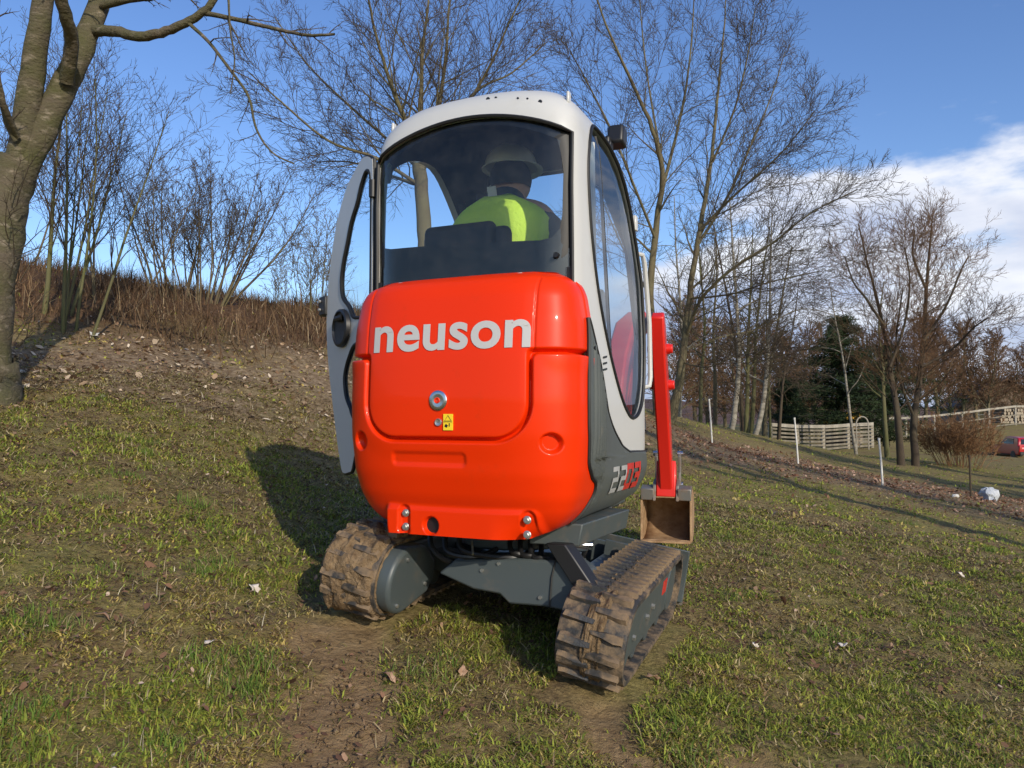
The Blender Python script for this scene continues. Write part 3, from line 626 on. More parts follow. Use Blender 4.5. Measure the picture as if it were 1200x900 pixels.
def build_cab():
    zs = sorted(set(list(np.linspace(.60, 1.9, 12))+list(np.linspace(1.9, 2.375, 24)))); n = 128
    outer = [cab_ring(z) for z in zs]; inner = [cab_ring(min(z, 2.35), .035) for z in zs if z < 2.335]; b = MB()
    def sk(rings, flip, m):
        vs = [p for r_ in rings for p in r_]; k = len(rings); fs = []
        for i in range(k-1):
            for j in range(n):
                f = (i*n+j, i*n+(j+1) % n, (i+1)*n+(j+1) % n, (i+1)*n+j); fs.append(f[::-1] if flip else f)
        cap = tuple((k-1)*n+j for j in range(n)); fs.append(cap[::-1] if flip else cap); return b.add(vs, fs, m)
    sk(outer, False, 0); o2 = len(b.v); sk(inner, True, 1)
    fs = [(j, o2+j, o2+(j+1) % n, (j+1) % n) for j in range(n)]; b.f += [tuple(f) for f in fs]; b.m += [1]*n
    me = bpy.data.meshes.new('cab_frame'); me.from_pydata(b.v, [], b.f); me.materials.append(M['white']); me.materials.append(M['interior']); me.polygons.foreach_set('material_index', b.m)
    bm = bmesh.new(); bm.from_mesh(me); bmesh.ops.recalc_face_normals(bm, faces=bm.faces); bm.to_mesh(me); bm.free()
    ob = link(bpy.data.objects.new('cab_frame', me)); cut = []
    def cutter(outline, f0, f1):
        c = MB(); c.prism(outline, f0, f1); o = c.build('cut', M['seal'], smooth=False); cut.append(o)
        md = ob.modifiers.new('b', 'BOOLEAN'); md.operation = 'DIFFERENCE'; md.solver = 'EXACT'; md.object = o
    cutter(SIDEWIN, lambda y, z: (.3, y, z), lambda y, z: (.7, y, z))
    cutter(DOORWAY, lambda y, z: (-.7, y, z), lambda y, z: (-.3, y, z))
    cutter(REARWIN, lambda x, z: (x, -.8, z), lambda x, z: (x, -.44, z))
    cutter(FRONTWIN, lambda x, z: (x, -.02 if z > 2 else .2, z), lambda x, z: (x, .9, z))
    bpy.context.view_layer.update(); dg = bpy.context.evaluated_depsgraph_get(); me2 = bpy.data.meshes.new_from_object(ob.evaluated_get(dg))
    ob.modifiers.clear(); ob.data = me2; me2.name = 'cab_frame'
    for c in cut: bpy.data.objects.remove(c)
    me2.polygons.foreach_set('use_smooth', [True]*len(me2.polygons)); me2.set_sharp_from_angle(angle=R(38)); ob.parent = ex
    return ob
cab = build_cab()
def pane(name, outline, mapf, mtl, parent, cen, k=7):
    b = MB(); rows = []
    for i in range(k+1):
        s = 1-i/k*.999; rows.append([mapf(cen[0]+(p[0]-cen[0])*s, cen[1]+(p[1]-cen[1])*s) for p in outline+[outline[0]]])
    b.grid(rows); return b.build(name, mtl, parent, ang=60)
pane('side_window', SIDEWIN, lambda y, z: (cab_x(y, z)-.014, y, z), M['glass_side'], ex, (.15, 1.55))
b = MB(); b.loop([(cab_x(y, z)+.001, y, z) for y, z in SIDEWIN], .009, 6); b.build('window_seal', M['seal'], ex)
# dividing bar of the sliding side window
b = MB(); zz = np.linspace(1.06, 2.17, 16); b.tube([(cab_x(.03-.17*(z-1.06), z)-.022, .03-.17*(z-1.06), z) for z in zz], .010, 6); b.build('window_bar', M['seal'], ex)
pane('rear_window', REARWIN[:1]+[(x, 1.40) for x in np.linspace(-.4, .4, 9)]+REARWIN[1:], lambda x, z: (x, cab_y(x, z)+.016, z), M['glass'], ex, (0, 1.75))
def rr_loop():
    """clear opening of the rear window"""
    pts = [(x, 2.035+.112*(1-(x/.43)**2)) for x in np.linspace(.42, -.42, 20)]
    pts += [(-.445, 1.98), (-.455, 1.90), (-.455, 1.75), (-.45, 1.69), (-.43, 1.655), (-.39, 1.645)]+[(x, 1.645-.03*(x+.39)/.74) for x in np.linspace(-.3, .35, 12)]+[(.40, 1.625), (.43, 1.66), (.44, 1.72), (.445, 1.90), (.435, 1.98)]
    return pts
CL = rr_loop()
def border():
    out = []
    for x, z in CL:   # matched outer points
        cx, cz = 0, 1.80; dx, dz = x-cx, z-cz; best = 9
        for t in np.linspace(1.0, 2.2, 240):
            X, Z = cx+dx*t, cz+dz*t
            if abs(X) > .479 or Z < 1.401 or Z > 2.064+.112*(1-(min(abs(X), .48)/.48)**2): break
            best = t
        out.append((cx+dx*best, cz+dz*best))
    b = MB(); rows = []
    for s in np.linspace(0, 1, 5):
        rows.append([(x, cab_y(x, z)+.024, z) for x, z in [(a[0]*(1-s)+c[0]*s, a[1]*(1-s)+c[1]*s) for a, c in zip(CL+[CL[0]], out+[out[0]])]])
    # lower corners
    b.grid(rows)
    for sgn in (-1, 1): b.box((sgn*.462, cab_y(.45, 1.43)+.032, 1.45), (.034, .004, .10))
    return b.build('window_border', M['seal'], ex)
border()
b = MB(); RL = REARWIN[1:]+REARWIN[:1]; b.tube([(x, cab_y(x, z)-.002, z) for x, z in [(.480, 1.40), (.480, 1.6), (.480, 1.85)]+REARWIN[2:]+[(-.480, 1.85), (-.480, 1.6), (-.480, 1.40)]], .008, 6); b.build('window_seal', M['seal'], ex)
b = MB(); b.cyl((.425, cab_y(.425, 1.545)+.01, 1.545), (.425, cab_y(.425, 1.545)-.010, 1.545), .011, 16); b.build('wiper_plug', M['black'], ex)
b = MB(); b.box((0, -.618, 1.462), (.60, .02, .020)); b.build('sill_strip', M['white'], ex, bevel=.005)
for x, z, r_ in [(.10, 2.262, .009), (.137, 2.262, .006), (.245, 2.238, .005), (.288, 2.230, .005), (.345, 2.208, .009)]:
    w, yr, yf, nn = ctab(z)
    if abs(x) < w: b = MB(); y = cab_y(x, z); b.cyl((x, y+.01, z), (x, y-.002, z), r_, 12); b.build('roof_plug', M['black'], cab)
for sx in (-1, 1):
    b = MB(); b.box((sx*.44, -.45, 2.245), (.012, .03, .05)); b.build('roof_bracket', M['white'], cab, bevel=.004)
b = MB(); pane('front_window', FRONTWIN, lambda x, z: (x, -cab_y(x, z)*0+ctab(z)[2]-.02, z), M['glass'], ex, (0, 1.35))
b = MB(); b.loop([(x, ctab(z)[2]-.004, z) for x, z in FRONTWIN], .012, 6); b.build('window_seal', M['seal'], ex)
# vertical handrail on the right front post
b = MB(); b.tube([(.47, .53, 1.76), (.495, .575, 1.76), (.498, .61, 1.72), (.500, .70, 1.40), (.500, .715, 1.10), (.495, .71, 1.05), (.47, .67, 1.04)], .013, 8); b.build('grab_handle', M['white'], ex)
b = MB(); b.box((.493, .435, 1.90), (.02, .04, .08)); b.build('mirror_bracket', M['white'], ex, bevel=.004)
# vents: three dashes in the white side
b = MB()
for k in range(3): b.box((.503, -.15+.0*k, 1.15-.028*k), (.006, .055, .008), Matrix.Rotation(.15, 3, 'X'))
b.build('vent_slots', M['interior'], cab)
# work light at the roof front
b = MB(); b.box((.46, .22, 2.295), (.085, .09, .10), Matrix.Rotation(-.2, 3, 'X')); b.cyl((.46, .25, 2.295), (.46, .285, 2.30), .038, 16); b.box((.43, .16, 2.25), (.03, .05, .07)); b.build('work_light', M['black'], ex, bevel=.018, seg=3)
b = MB(); b.box((.41, .13, 2.225), (.10, .05, .03)); b.build('light_bracket', M['black'], ex, bevel=.004)
# --- grey side panels
RY = [(1.287, -.498), (1.20, -.505), (1.116, -.520), (.95, -.530), (.838, -.525), (.681, -.500), (.63, -.44), (.60, -.36), (.55, -.35), (.425, -.42)]
FY = [(1.287, -.490), (1.161, -.41), (1.057, -.317), (.903, -.168), (.80, -.02), (.735, .10), (.700, .24), (.697, .38), (.690, .635), (.62, .655), (.548, .640), (.48, .52), (.44, .30), (.425, .15)]
def panel_x(y, z): k = float(ss(-.45, -.05, y)); return (float(shW(z))+.007)*(1-k)+(min(.516, float(shW(z))-.01))*k-.02*float(ss(.48, .66, y))
def side_panel(sgn):
    zs = np.linspace(1.286, .43, 70); rows = []
    for z in zs:
        a = np.interp(-z, [-q[0] for q in RY], [q[1] for q in RY]); c = np.interp(-z, [-q[0] for q in FY], [q[1] for q in FY]); rw = []
        for y in np.linspace(a, c, 64):
            x = panel_x(y, z)
            rib = .007*math.sin((y+.5)*2*math.pi/.047) if -.47 < y < -.25 and .50 < z < 1.18 else 0
            e = min(1, (y-a)/.012, (c-y)/.012); rw.append((sgn*(x+rib-.012*(1-max(e, 0))), y, z))
        rows.append(rw)
    b = MB(); b.grid(rows); o = b.build('side_panel', M['grey'], ex, ang=60, solid=.02)
    b = MB(); zs2 = np.linspace(1.286, .69, 40)
    b.tube([(sgn*(panel_x(float(np.interp(-z, [-q[0] for q in FY], [q[1] for q in FY])), z)-.004), float(np.interp(-z, [-q[0] for q in FY], [q[1] for q in FY]))+.004, z) for z in zs2]+[(sgn*.495, .64, .705)], .007, 6); b.build('panel_seam', M['seal'], o)
    b = MB(); zs2 = np.linspace(1.286, .43, 40); b.tube([(sgn*(float(shW(z))+.002), float(np.interp(-z, [-q[0] for q in RY], [q[1] for q in RY]))-.004, z) for z in zs2], .010, 6); b.build('panel_seam', M['seal'], o)
    for z in (1.165, 1.08, 1.00, .93):
        y = float(np.interp(-z, [-q[0] for q in FY], [q[1] for q in FY]))-.035; b = MB(); b.cyl((sgn*.50, y, z), (sgn*(panel_x(y, z)+.004), y, z), .010, 12); b.build('panel_clip', M['black'], o)
    return o
panel_r = side_panel(1); side_panel(-1)
SEG = {'2': [((0, 1), (1, 1)), ((1, 1), (1, .5)), ((1, .5), (0, .5)), ((0, .5), (0, 0)), ((0, 0), (1, 0))], '0': [((0, 0), (0, 1)), ((0, 1), (1, 1)), ((1, 1), (1, 0)), ((1, 0), (0, 0))],
       '3': [((0, 1), (1, 1)), ((1, 1), (1, 0)), ((.2, .5), (1, .5)), ((0, 0), (1, 0))]}
def block_digit(b, ch, y0, w, h, z0, th):
    for (ax, az), (cx, cz) in SEG[ch]:
        lo = (min(ax, cx)*w-th/2, min(az, cz)*h-th/2); hi = (max(ax, cx)*w+th/2, max(az, cz)*h+th/2); lift = .0025+.00003*len(b.f); rows = []
        for zz in np.linspace(lo[1], hi[1], 7): rows.append([(panel_x(y0+yy+zz*.10, z0+zz)+lift, y0+yy+zz*.10, z0+zz) for yy in np.linspace(lo[0], hi[0], 6)])
        b.grid(rows)
LETG = mat('side_letters', (.36, .36, .35), .5)
b = MB(); block_digit(b, '2', -.075, .075, .100, .535, .022); block_digit(b, '2', .045, .075, .100, .535, .022); b.build('lettering', LETG, panel_r, smooth=False)
b = MB(); block_digit(b, '0', .165, .085, .100, .535, .030); block_digit(b, '3', .295, .085, .100, .535, .030); b.build('lettering', M['red_letter'], panel_r, smooth=False)
b = MB(); b.tube([(.510, .43, .665), (.508, .445, .61), (.490, .43, .55)], [.004, .010, .003], 6); b.build('flash_mark', M['black'], panel_r)

# --- open door on the left, hinged at the rear post
HX, HY = -.505, -.50; TH = R(58); DD = Vector((-math.sin(TH), math.cos(TH), 0)); DN = Vector((-math.cos(TH), -math.sin(TH), 0))
def dpt(s, z, n=0.0): s = s*.66; p = Vector((HX, HY, 0))+DD*s+DN*n; return (p.x, p.y, z)
DOUT = catmull([(.02, 2.03), (.06, 2.105), (.20, 2.135), (.357, 2.097), (.50, 2.045), (.625, 1.965), (.74, 1.85), (.816, 1.73), (.88, 1.58), (.911, 1.43), (.90, 1.27), (.845, 1.11), (.77, .96), (.696, .82), (.60, .66), (.54, .60), (.43, .605), (.36, .63), (.25, .80), (.08, 1.02), (.02, 1.20), (.015, 1.5)], 4, True)
DWIN = catmull([(.06, 2.00), (.144, 2.06), (.24, 2.01), (.32, 1.93), (.43, 1.85), (.51, 1.75), (.585, 1.66), (.62, 1.57), (.59, 1.49), (.46, 1.43), (.38, 1.375), (.28, 1.36), (.14, 1.36), (.06, 1.40), (.05, 1.7)], 4, True)
DWIN2 = catmull([(.12, 1.22), (.25, 1.235), (.36, 1.225), (.44, 1.18), (.51, 1.12), (.535, 1.06), (.50, .98), (.42, .925), (.36, .88), (.28, .87), (.18, 1.0), (.11, 1.1)], 4, True)
def plate(outer, holes, th, mapf, name, mtl, parent):
    bm = bmesh.new(); es = []
    for lp in [outer]+holes:
        vs = [bm.verts.new((p[0], p[1], 0)) for p in lp]; es += [bm.edges.new((vs[i], vs[(i+1) % len(vs)])) for i in range(len(vs))]
    bmesh.ops.triangle_fill(bm, edges=es, use_beauty=True)
    r_ = bmesh.ops.extrude_face_region(bm, geom=list(bm.faces)); top = {v for v in r_['geom'] if isinstance(v, bmesh.types.BMVert)}
    for v in bm.verts: v.co = Vector(mapf(v.co.x, v.co.y, th/2 if v in top else -th/2))
    bmesh.ops.recalc_face_normals(bm, faces=bm.faces); me = bpy.data.meshes.new(name); bm.to_mesh(me); bm.free(); me.materials.append(mtl)
    me.polygons.foreach_set('use_smooth', [True]*len(me.polygons)); me.set_sharp_from_angle(angle=R(40)); return link(bpy.data.objects.new(name, me), parent)
door = plate(DOUT, [DWIN, DWIN2], .022, dpt, 'cab_door', M['white'], ex); door['label'] = 'open left cab door with white frame and black seals'
b = MB(); b.loop([dpt(s, z) for s, z in DOUT], .010, 6); b.build('door_seal', M['seal'], door)
for w_ in (DWIN, DWIN2):
    b = MB(); b.loop([dpt(s, z, .006) for s, z in w_], .010, 6); b.build('door_seal', M['seal'], door)
pane('door_glass', DWIN, lambda s, z: dpt(s, z, .004), M['glass'], door, (.28, 1.68)); pane('door_glass', DWIN2, lambda s, z: dpt(s, z, .004), M['glass'], door, (.32, 1.06))
b = MB(); HO = [(.545+.155*math.cos(a), 1.325+.098*math.sin(a)) for a in np.linspace(0, 2*math.pi, 28, endpoint=False)]
b.grid([[dpt(.545+(s-.545)*q, 1.325+(z-1.325)*q, n_) for s, z in HO+HO[:1]] for q, n_ in ((1.0, .018), (.97, .036), (.86, .040), (.80, .030), (.4, .026), (.01, .026))]); hd = b.build('door_handle', M['black'], door, ang=50)
b = MB(); b.tube([dpt(.49, 1.375, .034), dpt(.55, 1.37, .05), dpt(.61, 1.375, .034)], .014, 8); b.build('lever', M['black'], hd)
b = MB(); q = dpt(.965, 1.47); b.box(q, (.055, .085, .105), Matrix.Rotation(TH, 3, 'Z')); lk = b.build('door_latch', M['black'], door, bevel=.008)
for dz in (-.02, .025): b = MB(); p = Vector(dpt(.975, 1.47+dz, .03)); b.cyl(p, p+DN*.012, .008, 10); b.build('latch_screw', M['zinc'], lk)
for z in (1.30, 1.95): b = MB(); b.cyl((HX-.012, HY-.01, z-.04), (HX-.012, HY-.01, z+.04), .018, 12); b.build('hinge', M['black'], door)

# --- inside the cab
b = MB(); b.box((0, .05, .62), (.94, 1.12, .05)); b.build('cab_floor', M['interior'], ex)
b = MB(); b.box((0, -.49, 1.02), (.92, .06, .76)); b.build('rear_bulkhead', M['interior'], ex, bevel=.03)
SX = -.05
b = MB(); b.box((SX+.06, -.06, 1.18), (.46, .48, .14)); b.box((SX+.06, -.06, .88), (.36, .40, .46)); seat = b.build('seat', M['seat'], ex, bevel=.04, seg=3)
b = MB(); b.box((SX-.01, -.425, 1.40), (.44, .07, .66)); b.build('backrest', M['seat'], seat, bevel=.045, seg=3)
b = MB(); b.box((SX-.03, -.455, 1.645), (.36, .07, .21)); b.build('headrest', M['seat'], seat, bevel=.035, seg=3)
for sx in (-1, 1):
    b = MB(); b.box((SX+sx*.31, .08, 1.17), (.13, .46, .10)); cs = b.build('control_console', M['black'], ex, bevel=.03)
    b = MB(); b.tube([(SX+sx*.31, .26, 1.22), (SX+sx*.31, .28, 1.36), (SX+sx*.31, .29, 1.40)], [.012, .012, .012], 8); b.tube([(SX+sx*.31, .285, 1.37), (SX+sx*.31, .29, 1.47)], [.022, .026], 10); b.build('joystick', M['black'], cs)
b = MB(); b.tube([(.455, -.18, .75), (.46, -.20, 1.4), (.46, -.22, 2.12)], .022, 8); b.build('inner_post', M['white'], ex)
b = MB(); b.box((.30, .42, 1.42), (.05, .12, .26), Matrix.Rotation(-.3, 3, 'X')); b.build('display_unit', M['white'], ex, bevel=.012)
b = MB(); b.box((-.24, .13, 2.04), (.10, .02, .05)); b.cyl((-.24, .13, 2.06), (-.22, .12, 2.18), .006); b.build('inside_mirror', M['black'], ex, bevel=.006)
b = MB(); b.tube([(-.445, .40, .66), (-.455, .52, 1.2), (-.45, .44, 1.65), (-.43, .22, 2.06)], .024, 8); b.build('inner_post', M['interior'], ex)

# --- slewing ring and under-carriage (tilted with the slope, the upper body stays level)
TIL = R(9.2); YAWU = R(-3.0); UO = Vector((-.03, .03, -.115))
UM = Matrix.Translation(UO) @ Matrix.Rotation(-YAWU, 4, 'Z') @ Matrix.Rotation(TIL, 4, 'Y')
def U(x, y, z): p = UM @ Vector((x, y, z)); return (p.x, p.y, p.z)
b = MB(); b.cyl((0, 0, .26), (0, 0, .43), .26, 40); b.build('slew_ring', M['grey_steel'], ex, bevel=.01)
b = MB(); b.prism([(-.34, -.50), (.36, -.50), (.40, .30), (-.36, .30)], lambda x, y: (x, y, .395), lambda x, y: (x, y, .425)); b.prism([(.24, -.42), (.46, -.40), (.50, .20), (.24, .24)], lambda x, y: (x, y, .33), lambda x, y: (x+.02, y, .425)); b.build('swing_deck', M['grey_steel'], ex, bevel=.006)
b = MB(); b.prism([(-.22, .12), (.22, .12), (.26, .20), (.2, .30), (-.2, .30), (-.26, .20)], lambda x, z: U(x, -.05, z), lambda x, z: U(x, .42, z)); b.build('centre_frame', M['grey_steel'], ex, bevel=.01)
b = MB(); b.prism([(-.20, .17), (-.02, .115), (.11, .105), (.155, .068), (.32, .072), (.445, .058), (.50, .095), (.485, .215), (.40, .268), (.18, .262), (-.12, .235)], lambda x, z: (x, -.44+.10*max(0, z-.10), z), lambda x, z: (x, -.22, z)); ch = b.build('frame_cover', M['grey_steel'], ex, bevel=.010)
b = MB(); b.tube([(.345, -.445, .075), (.352, -.435, .20), (.365, -.425, .267)], .004, 5); b.build('cover_joint', M['seal'], ch)
for sx in (-1, 1):
    for y in (.02, .30):
        b = MB(); b.box(U(sx*.33, y, .19), (.30, .15, .10), UM.to_3x3()); b.build('cross_beam', M['grey_steel'], ex, bevel=.008)
# tilt cylinder, struts and hoses below the right edge
b = MB(); b.cyl(U(.30, -.12, .23), (.44, -.10, .40), .012, 10); b.cyl((.36, -.34, .33), (.44, -.24, .31), .028, 14); b.cyl((.30, -.38, .335), (.47, -.25, .315), .012, 10); b.build('tilt_cylinder', M['steel'], ex)
b = MB(); b.prism([(.33, .345), (.42, .345), (.565, .15), (.50, .11)], lambda x, z: (x, -.46, z), lambda x, z: (x+.02, -.40, z)); b.build('tilt_arm', M['black'], ex, bevel=.006)
for k in range(4):
    x0 = .10+.05*k; b = MB(); b.tube(catmull([(x0, -.30, .34), (x0+.05, -.40, .29-.01*k), (x0+.12, -.36, .25), U(.34+.02*k, -.12, .20)], 5), .012, 8); b.build('hose', M['black'], ex)
b = MB(); b.tube([(-.02, -.45, .33), (.01, -.50, .28)], .005, 6); b.build('grease_line', M['zinc'], ex)
for x, z in ((.02, .20), (.10, .235), (.30, .11), (.42, .09), (.44, .22)):
    b = MB(); yb = -.44+.10*max(0, z-.10); b.cyl((x, yb+.01, z), (x, yb-.008, z), .008, 6); b.build('bolt', M['zinc'], ch)
for k, (x0, z0, x1, z1) in enumerate(((-.28, .36, -.10, .24), (-.20, .35, .02, .27), (-.12, .36, .20, .28))):
    b = MB(); b.tube(catmull([(x0, -.36, z0), (x0+.04, -.42, z0-.08), (x1-.05, -.40, z1-.02), (x1, -.28, z1)], 6), .013, 8); b.build('hose', M['black'], ex)
# tracks
WR = .158; YH = .53; GX = .555; TW = .275
def track_path(s):
    """point and outward normal on the belt's running line, s in metres"""
    st = 2*YH; ar = math.pi*WR; T = 2*st+2*ar; s %= T
    if s < st: return (-YH+s, WR*2, 0, 1)
    s -= st
    if s < ar: a = math.pi/2-s/WR; return (YH+WR*math.cos(a), WR+WR*math.sin(a), math.cos(a), math.sin(a))
    s -= ar
    if s < st: return (YH-s, 0, 0, -1)
    s -= st; a = -math.pi/2-s/WR; return (-YH+WR*math.cos(a), WR+WR*math.sin(a), math.cos(a), math.sin(a))
TT = 4*YH+2*math.pi*WR
ZB = .045
def lug_mesh(mtl, seed):
    r_ = random.Random(seed); b = MB(); w = TW/2-.012
    # chunky tapered block, outer end wider (chevron)
    o = [(-.002, -.010), (w*.40, -.014), (w*.75, -.024), (w, -.024), (w, .012), (w*.70, .014), (w*.42, .017), (-.002, .012)]
    j = lambda: r_.uniform(-.004, .004)
    b.prism(o, lambda x, y: (x, y, -.006), lambda x, y: (x*.97+j(), y*.78+j(), .026+j())); me = b.build('tread_lug', mtl, None, bevel=.009, seg=3); d = me.data
    bpy.data.objects.remove(me); return d
lugs = [[lug_mesh(M[k], s) for s in (1, 2, 3)] for k in ('rubber', 'rubber_clean')]
mud_cover = []
for sx in (-1, 1):
    xc = sx*GX; b = MB(); n = 90; rows = []
    prof = [(-TW/2, -.010), (-TW/2, .012), (-TW/2+.01, .016), (TW/2-.01, .016), (TW/2, .012), (TW/2, -.010)]
    for k in range(n):
        y, z, ny, nz_ = track_path(TT*k/n); rows.append([U(xc+px, y+ny*o_, z+ZB+nz_*o_) for px, o_ in prof+prof[:1]])
    rows.append(rows[0]); b.grid(rows); tr = b.build('track', M['rubber'], ex, ang=50); tr['label'] = 'rubber track caked with dry mud' if sx < 0 else 'rubber track with muddy chevron tread'
    nl = 42
    for k in range(nl):
        for side in (-1, 1):
            y, z, ny, nz_ = track_path(TT*(k+.25*side)/nl)
            o = bpy.data.objects.new('tread_lug', lugs[1 if sx > 0 and side < 0 else 0][(k*7+side) % 3]); link(o, tr)
            nrm = Vector((0, ny, nz_)); tx = Vector((side, 0, 0)); tyv = nrm.cross(tx)
            m4 = Matrix((tx, tyv, nrm)).transposed().to_4x4(); m4.translation = Vector((xc, y+ny*.014, z+ZB+nz_*.014)); o.matrix_local = UM @ m4
    # side frame and wheels
    b = MB(); st = [(YH*math.copysign(1, c_)*.96+.112*c_, WR+.112*s_) for c_, s_ in [(math.cos(a), math.sin(a)) for a in np.linspace(0, 2*math.pi, 36, endpoint=False)+.01]]
    b.prism(st, lambda y, z: U(xc-.075, y, z+ZB), lambda y, z: U(xc+.105*1, y, z+ZB) if sx > 0 else U(xc+.085, y, z+ZB)); fr = b.build('track_frame', M['grey_steel'], ex, bevel=.012)
    if sx > 0:
        for y, z in ((-.10, .15), (.02, .17), (-.38, .13)): b = MB(); b.cyl(U(xc+.10, y, z+ZB), U(xc+.118, y, z+ZB), .013, 6); b.build('bolt', M['zinc'], fr)
        b = MB(); b.box(U(xc+.106, .33, .20+ZB), (.004, .10, .07), UM.to_3x3()); b.build('red_decal', M['red_letter'], fr)
    for yw in (-YH, YH):
        b = MB(); b.cyl(U(xc-.11, yw, WR+ZB), U(xc+.11, yw, WR+ZB), WR-.030, 32); b.build('sprocket' if yw < 0 else 'idler_wheel', M['grey_steel'], ex, bevel=.01)
    for yr in (-.28, 0, .28):
        b = MB(); b.cyl(U(xc-.10, yr, .065+ZB), U(xc+.10, yr, .065+ZB), .055, 20); b.build('roller', M['grey_steel'], ex, bevel=.006)
    # drive motor cover on the inner side of the sprocket
    xi = xc-sx*(TW/2); b = MB()
    co = [(-YH+.150*math.cos(a), WR+.150*math.sin(a)) for a in np.linspace(R(75), R(285), 20)]+[(-YH+.24, WR-.105), (-YH+.30, WR-.03), (-YH+.28, WR+.05), (-YH+.16, WR+.135)]
    b.prism(co, lambda y, z: U(xi+sx*.03, y, z+ZB), lambda y, z: U(xi-sx*(.065 if sx < 0 else -.012), y, z+ZB)); dc = b.build('drive_cover', M['grey_steel'], ex, bevel=.018, seg=3)
    for y, z in ((-YH-.02, WR+.10), (-YH-.06, WR-.10), (-YH+.19, WR-.05)): b = MB(); p = xi-sx*(.065 if sx < 0 else -.012); b.cyl(U(p+sx*.005, y, z+ZB), U(p-sx*.010, y, z+ZB), .009, 6); b.build('bolt', M['zinc'], dc)
    # caked mud
    nu, nv = 70, 40; s0, s1 = ((TT-math.pi*WR-.28)/TT, 1.055) if sx < 0 else ((TT-math.pi*WR-.10)/TT, .93+.35)
    rows = []; wid = (-TW/2-.012, TW/2+.006) if sx < 0 else (-.045, .050)
    for i in range(nu+1):
        y, z, ny, nz_ = track_path(TT*(s0+(s1-s0)*i/nu)); rw = []
        for j in range(nv+1):
            f = j/nv; x = wid[0]+(wid[1]-wid[0])*f; e = min(1, min(f, 1-f)*9)*min(1, min(i, nu-i)/5)
            nn_ = float(fbm(np.array(i*.16+50*sx), np.array(j*.12), 71, 5)); n2 = float(vnoise(np.array(i*.8), np.array(j*.7), 72)); n3 = float(vnoise(np.array(i*.27), np.array(j*.2), 75))
            o_ = (.020+.055*(nn_-.42)+.010*n2+.010*(n3 > .6) if sx < 0 else .010+.040*(nn_-.25)+.010*n2)*e-(1-e)*.004
            rw.append(U(xc+x+(n2-.5)*.006, y+ny*o_, z+ZB+nz_*o_))
        rows.append(rw)
    b = MB(); b.grid(rows); b.build('mud_crust', M['mud'], tr, ang=60)
# dozer blade at the front
b = MB(); bp = [(.88+.05*math.cos(t*1.6-.8)*1.2, .03+.30*t) for t in np.linspace(0, 1, 10)]
b.prism(bp+[(y+.02, z) for y, z in bp[::-1]], lambda y, z: U(-.69, y, z), lambda y, z: U(.69, y, z)); bl = b.build('dozer_blade', M['grey_steel'], ex, bevel=.004)
b = MB(); b.box(U(0, .955, .045), (1.38, .016, .07), UM.to_3x3()); b.build('cutting_edge', M['blade_edge'], bl)
for sx in (-1, 1):
    b = MB(); b.box(U(sx*.30, .60, .19), (.09, .60, .10), UM.to_3x3()); b.box(U(sx*.30, .80, .23), (.30, .03, .16), UM.to_3x3()); b.build('blade_arm', M['grey_steel'], ex, bevel=.006)
b = MB(); b.box(U(.36, .52, .245), (.24, .40, .018), UM.to_3x3()); b.box(U(.36, .72, .285), (.24, .02, .10), UM.to_3x3()); b.build('step_plate', M['grey_steel'], ex, bevel=.004)
# --- boom, arm and bucket (plane x = BX)
BX = .215
def bplane(poly, hw, b, off=0.0):
    b.prism(poly, lambda y, z: (BX+off-hw, y, z), lambda y, z: (BX+off+hw, y, z)); return b
b = MB(); b.box((BX, .72, .52), (.20, .26, .28)); b.cyl((BX, .82, .36), (BX, .82, .72), .07, 20); b.build('swing_post', M['grey_steel'], ex, bevel=.012)
b = MB(); bplane([(.78, .60), (.92, .56), (1.02, .86), (1.16, 1.12), (1.34, 1.34), (1.56, 1.44), (1.60, 1.55), (1.50, 1.58), (1.22, 1.48), (1.02, 1.26), (.88, .95)], .065, b); boom = b.build('boom', M['red_arm'], ex, bevel=.014)
n_before = set(o.name for o in ex.children)
b = MB(); bplane([(1.44, 1.53), (1.50, 1.57), (1.61, 1.50), (1.80, 1.18), (2.05, .74), (2.17, .36), (2.06, .32), (1.95, .58), (1.73, .94), (1.54, 1.28)], .046, b); arm = b.build('dipper_arm', M['red_arm'], ex, bevel=.012)
b = MB(); bplane([(2.035, .30), (2.18, .30), (2.185, .50), (2.09, .56)], .070, b); b.build('arm_end', M['red_arm'], arm, bevel=.008)
for p in ((1.68, 1.34), (1.82, 1.10)): b = MB(); b.cyl((BX-.085, *p), (BX+.085, *p), .032, 16); b.box((BX, p[0]+.03, p[1]), (.13, .08, .07)); b.build('arm_bracket', M['red_arm'], arm, bevel=.006)
b = MB(); b.cyl((BX-.16, .98, .75), (BX-.16, 1.30, 1.20), .040, 16); b.build('boom_cylinder', M['black'], ex); b = MB(); b.cyl((BX-.10, .86, .62), (BX-.10, 1.20, 1.20), .038, 16); b.cyl((BX-.10, 1.10, 1.02), (BX-.10, 1.34, 1.42), .02, 12); b.build('boom_cylinder', M['steel'], ex)
b = MB(); b.tube(catmull([(BX-.05, .86, .80), (BX-.09, 1.0, 1.10), (BX-.08, 1.24, 1.34), (BX-.07, 1.5, 1.48)], 6), .014, 8); b.build('hose', M['black'], ex)
b = MB(); b.tube(catmull([(BX-.02, .82, .80), (BX-.05, .95, 1.14), (BX-.05, 1.2, 1.44), (BX-.04, 1.5, 1.56)], 6), .014, 8); b.build('hose', M['black'], ex)
b = MB(); b.cyl((BX, 1.92, 1.12), (BX, 2.26, .80), .028, 16); b.cyl((BX, 2.25, .84), (BX, 2.29, .60), .016, 12); b.build('bucket_cylinder', M['black'], ex)
